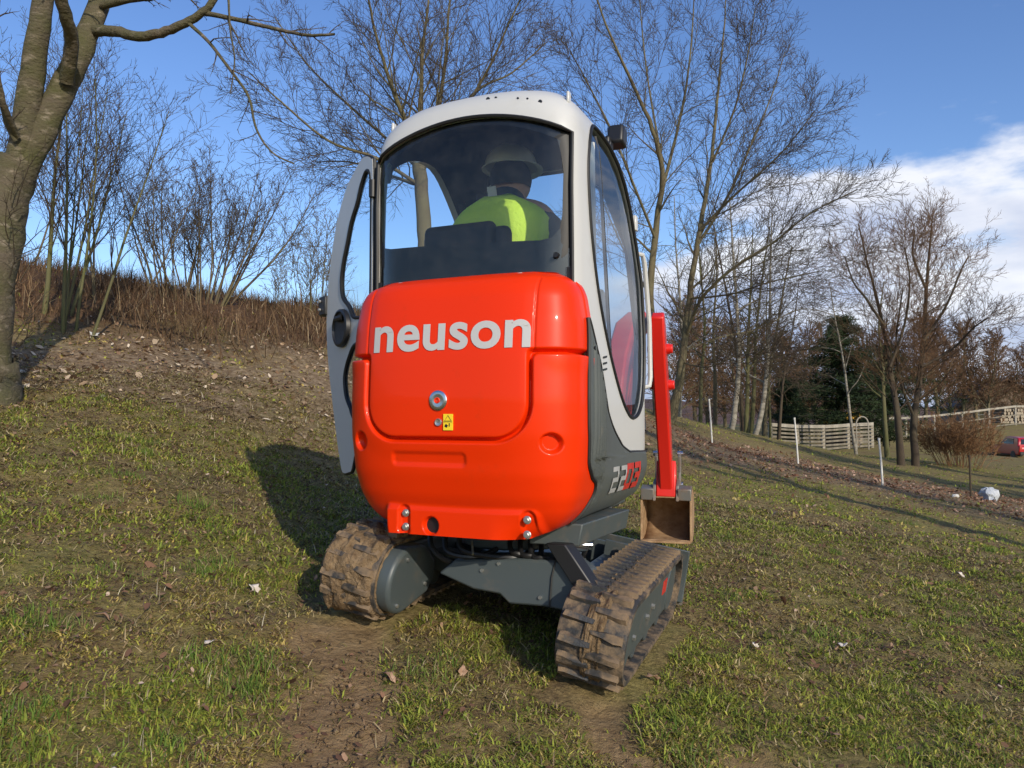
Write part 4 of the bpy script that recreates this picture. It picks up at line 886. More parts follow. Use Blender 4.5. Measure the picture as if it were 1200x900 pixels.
for s_ in (-1, 1):
    b = MB(); bplane([(2.23, .58), (2.30, .63), (2.345, .56), (2.31, .44), (2.26, .34), (2.21, .35), (2.26, .46)], .009, b, s_*.085); lk = b.build('bucket_link', M['blade_edge'], ex, bevel=.003)
    for p in ((2.28, .60), (2.27, .37)): b = MB(); b.cyl((BX+s_*.07, *p), (BX+s_*.11, *p), .020, 14); b.build('pin', M['steel'], lk)
# bucket
BW = .168
def BK(x, y, z): return (BX+x, y, z)
pr = catmull([(2.04, .30), (2.18, .345), (2.33, .30), (2.42, .18), (2.40, .08), (2.28, .005), (2.14, -.022), (2.02, -.018)], 5)
b = MB(); b.grid([[BK(x, y, z) for y, z in pr] for x in (-BW, -.1, 0, .1, BW)]); bucket = b.build('bucket', [M['rust']], ex, ang=50, solid=.012)
bo = pr
for s_ in (-1, 1):
    b = MB(); b.prism(bo, lambda y, z: BK(s_*BW, y, z), lambda y, z: BK(s_*(BW+.014), y, z)); b.build('bucket_side', M['rust'], bucket, smooth=False, bevel=.002)
    b = MB(); bplane([(2.02, .27), (2.05, .38), (2.14, .42), (2.24, .40), (2.25, .32)], .010, b, s_*.082); b.build('bucket_ear', M['blade_edge'], bucket, bevel=.003)
    b = MB(); b.box(BK(s_*.132, 2.09, .325), (.095, .13, .085), Matrix.Rotation(.15, 3, 'X')); b.build('bucket_crossbar', M['blade_edge'], bucket, bevel=.006)
b = MB(); b.box(BK(0, 2.015, -.017), (.345, .06, .016)); b.build('bucket_lip', M['rust'], bucket, bevel=.003)
b = MB(); b.cyl(BK(-.10, 2.12, .345), BK(.10, 2.12, .345), .022, 16); b.build('pin', M['steel'], bucket)

boom_parts = [o for o in ex.children if o.name not in n_before]
swing = Matrix.Translation((BX+.055, 2.12, 0)) @ Matrix.Rotation(R(8), 4, 'Z') @ Matrix.Translation((-BX, -2.12, 0))
for o in boom_parts: o.matrix_basis = swing
# ------------------------------------------------------------------ operator
def skin_body(name, verts, edges, mtl, parent, sub=2, root=0):
    """verts: (x,y,z,radius) list"""
    me = bpy.data.meshes.new(name); me.from_pydata([v[:3] for v in verts], edges, []); o = link(bpy.data.objects.new(name, me), parent)
    md = o.modifiers.new('skin', 'SKIN'); sv = me.skin_vertices[0].data
    for i, v in enumerate(verts): r_ = v[3] if isinstance(v[3], tuple) else (v[3], v[3]); sv[i].radius = r_; sv[i].use_root = (i == root)
    md.use_smooth_shade = True; s = o.modifiers.new('sub', 'SUBSURF'); s.levels = sub; s.render_levels = sub
    me.materials.append(mtl); return o
def build_person():
    base = Vector(EX)+RT*(SX+.06)+HD*(-.15); root = empty('person', (base.x, base.y, EX.z+1.285), -A0)
    tag(root, 'seated operator in yellow vest and white helmet inside the cab', 'person')
    # local frame: hips at origin, y forward, z up
    V = []; Ed = []
    def v(x, y, z, r_): V.append((x, y, z, r_)); return len(V)-1
    def chain(a, lst):
        for q in lst: k = v(*q); Ed.append((a, k)); a = k
        return a
    hip = v(0, 0, .09, .125); ch = chain(hip, [(0, -.02, .26, .125), (0, -.035, .44, .135), (0, -.025, .545, .115)]); neck = chain(ch, [(0, .015, .600, .058), (0, .035, .615, .058)])
    head = chain(neck, [(0, .05, .69, .082), (0, .06, .745, .094), (0, .06, .815, .078), (0, .06, .855, .045)])
    nose = [i for i, q in enumerate(V) if abs(q[2]-.745) < 1e-6][0]; chain(nose, [(0, .158, .73, .018)])
    for s in (-1, 1):
        chain(nose, [(s*.088, .06, .73, .016)])
        k = chain(ch, [(s*.10, -.025, .565, .085), (s*.19, -.02, .55, .072), (s*.245, .05, .42, .055), (s*.275, .12, .31, .046), (s*.285, .25, .29, .038), (s*.295, .33, .31, .030)])
        palm = chain(k, [(s*.300, .375, .33, .034)])
        for f in range(4): y0 = .385-.004*f; z0 = .375-.024*f; chain(palm, [(s*.318, .405, z0, .011), (s*.312, .425, z0-.004, .010), (s*.290, .430, z0-.008, .009)])
        chain(palm, [(s*.275, .375, .355, .012), (s*.268, .395, .375, .010)])
        chain(hip, [(s*.095, .06, .06, .095), (s*.13, .26, .055, .080), (s*.15, .44, .06, .062), (s*.15, .50, -.12, .055), (s*.15, .50, -.34, .040), (s*.15, .54, -.385, .038), (s*.155, .64, -.40, .030)])
    body = skin_body('body', V, Ed, M['skin'], root)
    V, Ed = [], []
    hip = v(0, -.005, .07, .150); ch = chain(hip, [(0, -.02, .26, .155), (0, -.035, .44, .162), (0, -.025, .55, .135), (0, -.010, .635, .092), (0, .005, .70, .088)])
    sh = 3
    for s in (-1, 1): chain(sh, [(s*.11, -.028, .540, .085), (s*.215, -.02, .500, .086), (s*.262, .05, .41, .078), (s*.285, .12, .31, .066), (s*.290, .25, .295, .054), (s*.295, .315, .31, .045)])
    skin_body('jacket', V, Ed, M['jacket'], root)
    V, Ed = [], []
    hip = v(0, 0, .07, .155)
    for s in (-1, 1): chain(hip, [(s*.095, .07, .06, .112), (s*.13, .26, .055, .096), (s*.15, .44, .06, .078), (s*.15, .50, -.12, .068), (s*.15, .50, -.33, .056)])
    skin_body('trousers', V, Ed, M['trousers'], root)
    for s in (-1, 1):
        b = MB(); b.tube([(s*.15, .47, -.36), (s*.15, .52, -.385), (s*.152, .60, -.40), (s*.155, .67, -.41)], [.045, .05, .046, .028], 10); b.build('boot', M['black'], root)
    # vest: a tabard that follows back, chest and shoulders
    b = MB(); rows = []
    for t in np.linspace(0, 1, 26):
        z = .05+.585*t; rw = []; w = np.interp(z, [.05, .3, .45, .52, .58, .612, .635], [.185, .205, .250, .252, .205, .145, .098]); d = np.interp(z, [.05, .3, .45, .55, .60, .635], [.165, .178, .185, .165, .125, .098])
        for a in np.linspace(0, 2*math.pi, 49): ca, sa = math.cos(a), math.sin(a); x = w*math.copysign(abs(ca)**.72, ca); y = -.028+d*math.copysign(abs(sa)**.85, sa); fold = .004*math.sin(9*a+z*14)+.003*math.sin(23*z+2*a); rw.append((x*(1+fold), y*(1+fold*2), z+.004*math.sin(5*a)))
        rows.append(rw)
    b.grid(rows); vest = b.build('vest', M['vest'], root, ang=80, solid=.004)
    b = MB(); b.box((-.02, -.118, .655), (.045, .006, .05), Matrix.Rotation(.3, 3, 'X')); b.build('label_tag', M['white'], vest)
    b = MB(); rows = []
    for el in np.linspace(-.42, math.pi/2, 14):
        rr_ = math.cos(el); rows.append([(.102*rr_*math.cos(a), .055+.112*rr_*math.sin(a), .76+.108*math.sin(el)) for a in np.linspace(0, 2*math.pi, 33)])
    b.grid(rows[:9]); b.build('hair', M['hair'], root)
    b = MB(); rows = [[(.150*math.cos(a), .075+.165*math.sin(a), .813+.004*math.cos(2*a)) for a in np.linspace(0, 2*math.pi, 41)]]
    for el in np.linspace(0, math.pi/2, 12): rows.append([(.128*math.cos(el)*math.cos(a), .057+.142*math.cos(el)*math.sin(a), .82+.112*math.sin(el)+.006*math.cos(el)*(abs(math.cos(a)) < .16)) for a in np.linspace(0, 2*math.pi, 41)])
    b.grid(rows); b.build('helmet', M['helmet'], root, ang=60, solid=.004)
    for s in (-1, 1):
        b = MB(); b.cyl((s*.032, .145, .755), (s*.032, .153, .755), .010, 12); b.build('eye', M['black'], root)
    b = MB(); b.tube([(-.028, .135, .695), (0, .142, .693), (.028, .135, .695)], .006, 6); b.build('mouth', M['skin'], root)
build_person()

# ------------------------------------------------------------------ trees
class Tree:
    """collects tapered tubes in numpy; thick wood and twigs become two meshes"""
    def __init__(s, seed, rmin=.003): s.r = random.Random(seed); s.w = []; s.t = []; s.rmin = rmin
    def add(s, pts, rad, twig): (s.t if twig else s.w).append((pts, rad))
    def branch(s, p, d, L, r0, lvl, P):
        """P: per-level settings (nseg, wobble, up, children, child_len, angle)"""
        q = P[min(lvl, len(P)-1)]; n = q['n']; pts = [p]; rad = [r0]; dirs = [d]; rr = s.r
        tip = q.get('tip', .35)
        for i in range(n):
            d = (d+Vector((rr.gauss(0, 1), rr.gauss(0, 1), rr.gauss(0, 1)))*q['wob']+Vector((0, 0, q['up']))).normalized()
            p = p+d*(L/n); pts.append(p); dirs.append(d); rad.append(r0*(1-(1-tip)*(i+1)/n))
        s.add(pts, rad, r0 < max(.012, s.rmin*1.8))
        if lvl+1 < len(P): s.kids(pts, rad, dirs, L, lvl, P)
        return pts
    def kids(s, pts, rad, dirs, L, lvl, P, t0=None, cnt=None):
        q = P[min(lvl, len(P)-1)]; rr = s.r; k = q['kids'] if cnt is None else cnt; n = len(pts)-1; az = rr.uniform(0, 6.28)
        k = max(1, int(k*rr.uniform(.8, 1.25)))
        for j in range(k):
            lo = q.get('t0', .2) if t0 is None else t0
            t = lo+(1-lo)*((j+rr.random())/k); f = t*n; i = min(int(f), n-1); u = f-i; p = pts[i].lerp(pts[i+1], u); d = dirs[min(i+1, n)]
            az += 2.4+rr.uniform(-.5, .5); a = R(q['ang'])*rr.uniform(.7, 1.3); o = d.orthogonal().normalized(); o.rotate(__import__('mathutils').Quaternion(d, az))
            nd = (d*math.cos(a)+o*math.sin(a)).normalized(); rb = rad[i]*(1-u)+rad[i+1]*u
            ln = L*q['len']*(1-.55*t)*rr.uniform(.65, 1.2); s.branch(p, nd, ln, max(rb*q.get('rr', .55), s.rmin), lvl+1, P)
    def limb(s, pts, r0, r1, P, lvl=0, cnt=8, L=None, t0=.2, per=5):
        c = [Vector(q) for q in catmull([tuple(p) for p in pts], per)]; n = len(c)
        # slight natural wander
        c = [p+Vector((s.r.gauss(0, 1), s.r.gauss(0, 1), s.r.gauss(0, 1)))*r0*.05 if 0 < i < n-1 else p for i, p in enumerate(c)]
        rad = [r0+(r1-r0)*(i/(n-1))**.85 for i in range(n)]; dirs = [(c[min(i+1, n-1)]-c[max(i-1, 0)]).normalized() for i in range(n)]
        s.add(c, rad, False); ln = sum((c[i+1]-c[i]).length for i in range(n-1)) if L is None else L
        if cnt: s.kids(c, rad, dirs, ln, lvl, P, t0, cnt)
    def mesh(s, lst, big):
        V = []; F = []; off = 0; groups = {}
        for pts, rad in lst:
            m = (12 if rad[0] > .07 else 8 if rad[0] > .03 else 5 if rad[0] > .014 else 3); groups.setdefault((len(pts), m), []).append((pts, rad))
        for (k, m), g in groups.items():
            A = np.array([[tuple(p) for p in q[0]] for q in g]); rd = np.array([q[1] for q in g])[:, :, None]      # (b,k,3) (b,k,1)
            t = np.gradient(A, axis=1); t /= np.linalg.norm(t, axis=2, keepdims=True)+1e-9; t0 = t[:, 0]
            ref = np.where(np.abs(t0[:, 2:3]) > .9, np.array([[1., 0, 0]]), np.array([[0, 0, 1.]])); u = np.empty_like(A); u0 = np.cross(ref, t0)
            for i in range(k):
                u0 = u0-t[:, i]*(u0*t[:, i]).sum(1, keepdims=True); u0 = u0/(np.linalg.norm(u0, axis=1, keepdims=True)+1e-9); u[:, i] = u0
            w = np.cross(t, u); a = np.arange(m)*2*np.pi/m
            if m >= 8: rd = rd*(1+.05*np.sin(a*3+A[:, :, 2:3]*2.1)+.03*np.sin(a*2-A[:, :, 2:3]*5))
            ring = A[:, :, None]+(u[:, :, None]*np.cos(a)[None, None, :, None]+w[:, :, None]*np.sin(a)[None, None, :, None])*rd[..., None] if rd.shape[2] > 1 else A[:, :, None]+(u[:, :, None]*np.cos(a)[None, None, :, None]+w[:, :, None]*np.sin(a)[None, None, :, None])*rd[:, :, :, None]
            nb = len(g); V.append(ring.reshape(-1, 3)); i0 = np.arange(k-1)[:, None]*m; j = np.arange(m)[None]; j2 = (j+1) % m
            f = np.stack([i0+j, i0+j2, i0+m+j2, i0+m+j], -1).reshape(1, -1, 4)+(np.arange(nb)*k*m)[:, None, None]; F.append(f.reshape(-1, 4)+off); off += nb*k*m
        return np.concatenate(V), np.concatenate(F)
    def build(s, name, base, label, cat, mw, mt, group=None, parts=('trunk', 'crown')):
        root = empty(name, base); tag(root, label, cat, group); b = np.array(base)
        for lst, nm, m in ((s.w, parts[0], mw), (s.t, parts[1], mt)):
            if lst: V, F = s.mesh(lst, True); mesh_np(nm, V-b, F, m, root, smooth=True)
        return root
def gpt(px, py, Y): return at(px, py, Y)
def on_ground(x, y, dz=-.06): return Vector((x, y, gz(x, y)+dz))
FINE = [dict(n=6, wob=.10, up=.05, kids=9, len=.60, ang=36, t0=.12, tip=.25, rr=.42), dict(n=5, wob=.12, up=.06, kids=10, len=.60, ang=38, t0=.10, tip=.25, rr=.42),
        dict(n=4, wob=.14, up=.05, kids=7, len=.62, ang=36, t0=.10, tip=.35, rr=.5), dict(n=2, wob=.15, up=.04, kids=0, len=.55, ang=40, t0=.2, tip=.5, rr=.6)]

# 1. big mossy tree beside the bank
def near_tree():
    Y = 6.5; T = Tree(3); base = at(-18, 474, Y); base.z = gz(base.x, base.y)-.05
    P = [dict(n=6, wob=.10, up=.03, kids=7, len=.42, ang=48, t0=.2, tip=.3), dict(n=6, wob=.13, up=.03, kids=6, len=.5, ang=45, t0=.15, tip=.25, rr=.5), dict(n=5, wob=.14, up=.02, kids=5, len=.5, ang=42, t0=.15, tip=.3, rr=.5), dict(n=4, wob=.16, up=.0, kids=0, len=.5, ang=40, tip=.35)]
    g = lambda px, py, dy=0: at(px, py, Y+dy)
    T.limb([base-Vector((0, 0, .15)), g(-17, 440), g(-10, 340), g(2, 260), g(22, 190)], .225, .165, P, cnt=0)
    T.limb([base+Vector((.0, 0, -.2)), base+Vector((.0, 0, .05)), base+Vector((0, 0, .35))], .31, .25, P, cnt=0)
    T.limb([g(18, 215), g(46, 160), g(73, 105), g(98, 55), g(120, -5, .1), g(140, -70, .2), g(165, -170, .3), g(180, -300, .4)], .125, .06, P, cnt=5, t0=.55)
    T.limb([g(16, 220), g(30, 140, -.1), g(40, 70, -.2), g(50, 0, -.3), g(58, -90, -.35), g(50, -220, -.3)], .115, .06, P, cnt=5, t0=.55)
    T.limb([g(78, 95, -.10), g(84, 50, -.35), g(76, 15, -.6), g(62, -40, -.9)], .060, .042, P, cnt=0)
    T.limb([g(112, 36), g(135, 37, -.1), g(165, 43, -.2), g(195, 36, -.25), g(222, 24, -.3), g(247, 5, -.35), g(262, -30, -.4)], .052, .026, P, cnt=0)
    T.limb([g(120, 6), g(150, 0, -.1), g(190, -4, -.2), g(235, -2, -.3)], .038, .014, P, cnt=3, L=.8)
    T.limb([g(235, 14, -.3), g(275, 22, -.4), g(320, 33, -.5), g(360, 41, -.6), g(392, 40, -.7)], .024, .010, P, lvl=1, cnt=9, L=1.0, t0=.1)
    T.limb([g(222, 28, -.3), g(245, 50, -.4), g(272, 85, -.5), g(292, 115, -.6), g(300, 150, -.6), g(318, 178, -.7), g(345, 192, -.7)], .017, .006, P, lvl=1, cnt=9, L=.9, t0=.1)
    T.limb([g(268, 0, -.4), g(270, 35, -.5), g(275, 70, -.6), g(270, 110, -.7)], .012, .005, P, lvl=2, cnt=5, L=.6, t0=.2)
    T.limb([g(20, 160, -.2), g(4, 120, -.5), g(-6, 60, -.7), g(0, -20, -.9)], .030, .012, P, lvl=1, cnt=5, L=.9)
    T.limb([g(18, 165, -.2), g(6, 140, -.3), g(0, 100, -.4), g(-4, 40, -.4)], .022, .010, P, lvl=1, cnt=4, L=.7)
    for a in range(14):   # water shoots on the trunk
        py = rng.uniform(230, 440); p = g(rng.uniform(8, 24), py, -.2)
        T.branch(p, Vector((rng.uniform(.2, 1), rng.uniform(-.6, .2), rng.uniform(.2, 1))).normalized(), rng.uniform(.3, .8), .006, 2, P)
    T.build('mossy_tree', base, 'thick mossy tree forking low, beside the bank of dry brush', 'tree', M['bark_moss'], M['bark_dark'])
near_tree()
# 2. tree behind the cab
def behind_tree():
    Y = 15.5; T = Tree(12, .0045); base = at(497, 395, Y); base.z = gz(base.x, base.y)-.1; g = lambda px, py, dy=0: at(px, py, Y+dy)
    T.limb([base, g(496, 330), g(497, 270), g(492, 200), g(488, 175)], .17, .13, FINE, cnt=0)
    mains = [[g(490, 200), g(478, 150, -.3), g(462, 110, -.7), g(446, 60, -1.0), g(432, 0, -1.3), g(425, -70, -1.6)], [g(489, 185), g(493, 120, .2), g(495, 60, .3), g(502, 0, .4), g(505, -90, .5)],
             [g(492, 195), g(512, 135, .4), g(522, 70, .8), g(527, 0, 1.1), g(540, -80, 1.4)], [g(488, 195), g(450, 160, .5), g(405, 120, 1.0), g(360, 75, 1.4), g(322, 20, 1.8)],
             [g(488, 215), g(440, 185, -.6), g(385, 165, -1.2), g(330, 120, -1.8), g(292, 85, -2.1)], [g(495, 200), g(540, 135, -.5), g(575, 75, -1.0), g(602, 15, -1.4), g(625, -30, -1.6)],
             [g(496, 185), g(555, 110, .6), g(600, 85, 1.2), g(640, 50, 1.6)], [g(485, 215), g(455, 205, 1.0), g(410, 190, 1.8), g(370, 190, 2.4)]]
    for i, m in enumerate(mains): T.limb(m, .068 if i < 3 else .042, .010, FINE, lvl=0, cnt=19, L=3.7, t0=.06)
    T.build('bare_tree', base, 'bare tree with upswept limbs rising behind the cab roof', 'tree', M['bark_side'], M['bark_dark'])
behind_tree()
# 3. two-stemmed tree right of the cab
def right_tree():
    Y = 21; T = Tree(21, .0055); base = at(779, 512, Y); base.z = gz(base.x, base.y)-.1; g = lambda px, py, dy=0: at(px, py, Y+dy)
    T.limb([base, g(784, 500), g(795, 455), g(800, 415), g(807, 360), g(817, 285), g(832, 200, .5), g(840, 120, 1), g(848, 40, 1.2), g(852, -30, 1.4)], .165, .010, FINE, cnt=12, L=3.6, t0=.35)
    T.limb([base-Vector((.25, 0, 0)), g(771, 480), g(765, 400), g(762, 330), g(770, 260), g(776, 200, -.4), g(760, 140, -1), g(735, 85, -1.5), g(705, 15, -2), g(690, -40, -2.2)], .155, .010, FINE, cnt=10, L=3.6, t0=.35)
    for m, r0 in (([g(773, 235), g(792, 160, .8), g(806, 90, 1.4), g(812, 20, 1.8), g(815, -40, 2)], .09), ([g(804, 395), g(822, 350, -.8), g(862, 312, -1.6), g(905, 285, -2.2), g(950, 250, -2.8), g(1005, 222, -3.4)], .085),
                  ([g(815, 290), g(850, 235, .6), g(880, 170, 1.2), g(905, 110, 1.6), g(920, 60, 2)], .08), ([g(820, 270), g(865, 225, -.8), g(915, 180, -1.6), g(955, 130, -2.2)], .07),
                  ([g(803, 410), g(845, 395, 1.2), g(890, 385, 2.0), g(940, 362, 2.6), g(985, 372, 3)], .05), ([g(764, 350), g(735, 300, .8), g(712, 250, 1.4), g(690, 190, 2.0)], .06),
                  ([g(768, 280), g(742, 215, -1), g(715, 150, -1.6), g(690, 100, -2), g(668, 60, -2.4)], .07), ([g(835, 190), g(860, 130, -.6), g(875, 70, -1), g(885, 10, -1.2)], .06), ([g(778, 200), g(760, 100, 1), g(752, 30, 1.4), g(748, -30, 1.6)], .06),
                  ([g(808, 350), g(855, 345, -1.5), g(905, 330, -2.4), g(960, 318, -3.2)], .05), ([g(800, 425), g(830, 430, -1.2), g(870, 415, -2), g(915, 418, -2.6)], .035)):
        T.limb(m, r0*.62, .012, FINE, lvl=0, cnt=21, L=4.5, t0=.06)
    T.build('bare_tree', base, 'tall bare tree with two pale mossy stems right of the cab', 'tree', M['bark_side'], M['bark_dark'])
right_tree()
# 4. pair of trees down in the hollow
PAIR = [dict(n=6, wob=.09, up=.07, kids=9, len=.62, ang=44, t0=.12, tip=.25, rr=.22), dict(n=5, wob=.12, up=.07, kids=8, len=.58, ang=36, t0=.12, tip=.3, rr=.45), dict(n=4, wob=.14, up=.06, kids=5, len=.6, ang=36, t0=.12, tip=.4, rr=.6), dict(n=2, wob=.15, up=.04, kids=0, len=.55, ang=40, tip=.5, rr=.6)]
def pair_tree(seed, Y, base_px, stems, label, r0):
    T = Tree(seed, .0062); base = at(*base_px, Y); base.z = gz(base.x, base.y)-.1
    for k, st in enumerate(stems): T.limb([base if k == 0 else at(*st[0], Y)]+[at(px, py, Y+(.3*i*(-1)**k)) for i, (px, py) in enumerate(st[1:] if k else st)], r0*(.80 if k == 0 else .32), .02, PAIR, cnt=44 if k == 0 else 24, L=3.9, t0=.22)
    return T.build('bare_tree', base, label, 'tree', M['bark_dark'], M['twig_brown'])
pair_tree(31, 24, (1056, 547), [[(1053, 500), (1046, 450), (1040, 410), (1030, 360), (1017, 310), (1006, 262)], [(1043, 430), (1060, 380), (1066, 330), (1060, 290)], [(1035, 380), (1015, 350), (1000, 330), (990, 300)]], 'dark leaning tree with reddish twigs beside the round brown shrub', .155)
pair_tree(32, 24.6, (1073, 547), [[(1071, 495), (1078, 440), (1083, 390), (1086, 330), (1090, 285), (1093, 252)], [(1072, 490), (1056, 450), (1050, 400), (1058, 340)], [(1082, 400), (1108, 360), (1125, 320), (1135, 300)], [(1080, 430), (1115, 410), (1140, 385), (1158, 372)], [(1086, 340), (1070, 300), (1072, 270)]], 'dark straight tree forking at head height beside the round brown shrub', .16)
# 5. slim birches and green-stemmed trees along the crest
BIR = [dict(n=7, wob=.06, up=.05, kids=12, len=.24, ang=48, t0=.35, tip=.2), dict(n=5, wob=.14, up=.02, kids=6, len=.5, ang=42, t0=.2, tip=.3, rr=.45), dict(n=4, wob=.16, up=-.02, kids=4, len=.55, ang=40, t0=.2, tip=.35, rr=.55), dict(n=3, wob=.18, up=-.03, kids=0, len=.5, ang=40, tip=.4)]
def slim(name, seed, pts, Y, r0, mw, label, cnt=18, group=None):
    T = Tree(seed, .0078); base = at(*pts[0], Y); base.z = gz(base.x, base.y)-.15
    T.limb([base]+[at(px, py, Y) for px, py in pts[1:]], r0, .015, BIR, cnt=cnt, t0=.30)
    T.build(name, base, label, 'tree', mw, M['bark_dark'], group)
slim('birch_tree', 41, [(857, 507), (864, 455), (866, 405), (862, 340), (858, 280), (855, 230)], 27, .11, M['birch'], 'slim grey-white birch standing upright on the crest')
slim('birch_tree', 42, [(884, 512), (893, 480), (899, 430), (902, 370), (903, 300), (905, 250)], 27.5, .11, M['birch'], 'slim white birch curving up from a leaning foot')
slim('slim_tree', 43, [(874, 510), (876, 460), (877, 400), (880, 330), (882, 270)], 28, .10, M['bark_green'], 'slim tree with algae-green trunk between the two birches')
slim('slim_tree', 44, [(880, 511), (884, 450), (886, 390), (894, 320), (902, 265)], 29, .09, M['bark_green'], 'slim tree with green trunk just behind the leaning birch')
slim('slim_tree', 45, [(872, 508), (866, 440), (858, 380), (845, 310), (835, 260)], 29, .09, M['bark_dark'], 'slim dark tree leaning away from the green trunks')
slim('slim_tree', 46, [(895, 515), (899, 460), (908, 400), (920, 330), (928, 290)], 30, .09, M['bark_side'], 'slim grey tree at the edge of the birch group')
slim('slim_tree', 47, [(903, 520), (902, 480), (901, 440), (898, 380), (900, 320)], 30, .06, M['bark_green'], 'short slim green stem at the edge of the birch group')
slim('birch_tree', 48, [(796, 480), (797, 440), (799, 400), (796, 340), (792, 290), (790, 230)], 30, .10, M['birch'], 'white birch seen between the two stems of the tall tree')
slim('birch_tree', 49, [(1004, 527), (998, 500), (992, 450), (986, 410), (978, 370), (972, 330)], 33, .075, M['birch'], 'thin leaning birch in front of the board fence', 12)
slim('slim_tree', 50, [(838, 498), (838, 450), (836, 390), (840, 320), (838, 270)], 31, .10, M['bark_side'], 'slim grey tree behind the first white stake')
slim('slim_tree', 51, [(820, 492), (822, 440), (826, 380), (820, 310), (818, 260)], 33, .10, M['bark_green'], 'slim greenish tree behind the tall two-stemmed tree')
slim('slim_tree', 52, [(912, 522), (915, 480), (920, 430), (930, 380), (936, 330)], 34, .08, M['bark_dark'], 'slim dark tree at the end of the board fence')
slim('slim_tree', 53, [(1040, 528), (1036, 480), (1034, 430), (1030, 380), (1036, 330)], 31, .11, M['bark_green'], 'mossy tree behind the leaning dark tree')
# 6. bushes on the bank
def bush(name, seed, px, py, Y, nst, H, spread, r0, label, mw, mt, lean=0.0, kids=8, twist=.05, rad=.35):
    T = Tree(seed, Y*.00032); base = at(px, py, Y); base.z = gz(base.x, base.y)-.08
    P = [dict(n=7, wob=twist, up=.05, kids=int(kids*1.5), len=.50, ang=30, t0=.25, tip=.2, rr=.45), dict(n=5, wob=.12, up=.05, kids=6, len=.55, ang=35, t0=.2, tip=.3, rr=.5), dict(n=4, wob=.15, up=.04, kids=3, len=.55, ang=38, t0=.2, tip=.35, rr=.6), dict(n=2, wob=.15, up=.02, kids=0, len=.5, ang=38, tip=.4)]
    for k in range(nst):
        a = T.r.uniform(0, 6.28); q = T.r.random()**.6; p = base+Vector((math.cos(a)*rad*q, math.sin(a)*rad*q, 0)); p.z = gz(p.x, p.y)-.06
        d = Vector((math.cos(a)*q*spread+lean, math.sin(a)*q*spread, 1)).normalized(); T.branch(p, d, H*T.r.uniform(.65, 1.08), r0*T.r.uniform(.5, 1.1), 0, P)
    return T.build(name, base, label, 'bush', mw, mt, parts=('stems', 'twigs'))
bush('bare_bush', 61, 238, 352, 13.6, 17, 2.75, .55, .024, 'wide bare bush of many stems on the crest of the bank', M['bark_bush'], M['bark_dark'], .10, 10, .06, .45)
bush('bare_bush', 62, 200, 350, 13.2, 9, 2.2, .4, .022, 'smaller dark bare bush growing into the wide one', M['bark_bush'], M['bark_dark'], -.1, 8, .06, .3)
bush('bare_bush', 63, 372, 365, 14.5, 12, 1.9, .25, .014, 'thin upright bush beside the open cab door', M['bark_green'], M['bark_bush'], 0, 5, .05, .35)
bush('sapling_clump', 64, 66, 395, 10.0, 4, 4.2, .18, .034, 'clump of tall green saplings beside the mossy tree', M['bark_green'], M['bark_dark'], .12, 12, .03, .25)
bush('sapling_clump', 65, 96, 400, 9.6, 4, 3.6, .30, .030, 'clump of leaning saplings in the brush on the bank', M['bark_green'], M['bark_dark'], .22, 11, .03, .3)
bush('sapling_clump', 66, 140, 380, 11.5, 4, 3.0, .35, .022, 'thin dark saplings between the clump and the wide bush', M['bark_bush'], M['bark_dark'], .25, 9, .05, .35)
bush('bare_bush', 67, 320, 362, 14.2, 6, 1.0, .5, .010, 'low scrubby bush on the crest between wide bush and cab door', M['bark_bush'], M['bark_bush'], .1, 6, .08, .5)
bush('bare_bush', 68, 20, 330, 13.5, 8, 3.4, .4, .024, 'tall bare bush behind the mossy tree', M['bark_bush'], M['bark_dark'], .1, 9, .05, .5)
bush('round_shrub', 69, 1125, 547, 27, 60, 1.75, .72, .014, 'round dense russet shrub in the hollow', M['russet'], M['russet'], 0, 6, .05, .75)
# 7. conifer
def conifer(px, py, Y, H, W, label, seed, k=1.0, xy=None):
    r_ = random.Random(seed); base = at(px, py, Y) if xy is None else Vector((*xy, 0)); base.z = gz(base.x, base.y)-.1; root = empty('conifer_tree', base); tag(root, label, 'tree')
    T = Tree(seed); T.add([Vector((0, 0, 0)), Vector((.05, 0, H*.4)), Vector((0, .05, H*.8)), Vector((0, 0, H))], [.2, .15, .07, .02], False); X = []
    for j in range(int(70*k)):
        t = r_.uniform(.10, .98); a = r_.uniform(0, 6.28); L = W*min(1, (1-t)*1.9)**.8*r_.uniform(.45, 1.15)*(.8+.4*math.sin(a*2+seed))+.25; p = Vector((0, 0, H*t)); d = Vector((math.cos(a), math.sin(a), .18)).normalized(); pts = [p]
        for i in range(5): d = (d+Vector((r_.gauss(0, .06), r_.gauss(0, .06), -.05))).normalized(); pts.append(pts[-1]+d*L/5)
        T.add(pts, [.03*(1-i/6) for i in range(6)], False)
        for i in range(1, 6):
            for _ in range(7): q = pts[i].lerp(pts[i-1], r_.random()); X.append((q.x+r_.gauss(0, .16), q.y+r_.gauss(0, .16), q.z+r_.gauss(-.03, .10), a))
    V, F = T.mesh(T.w, True); mesh_np('trunk', V, F, M['bark_dark'], root, smooth=True)
    X = np.array(X); n = len(X); m = 9; c = np.repeat(X[:, :3], m, 0)+nrg.normal(0, .06, (n*m, 3)); dr = nrg.normal(0, 1, (n*m, 3)); dr[:, 2] = dr[:, 2]*.5+.2; dr /= np.linalg.norm(dr, axis=1, keepdims=True)
    s = np.cross(dr, nrg.normal(0, 1, (n*m, 3))); s /= np.linalg.norm(s, axis=1, keepdims=True); ln = nrg.uniform(.12, .28, (n*m, 1)); V = np.stack([c-s*.02, c+s*.02, c+dr*ln], 1).reshape(-1, 3); F = np.arange(n*m*3).reshape(-1, 3)
    C = np.repeat(np.array([[.020, .034, .012]])*nrg.uniform(.6, 1.7, (n*m, 1)), 3, 0); mesh_np('crown', V, F, M['needle'], root, colors=C)
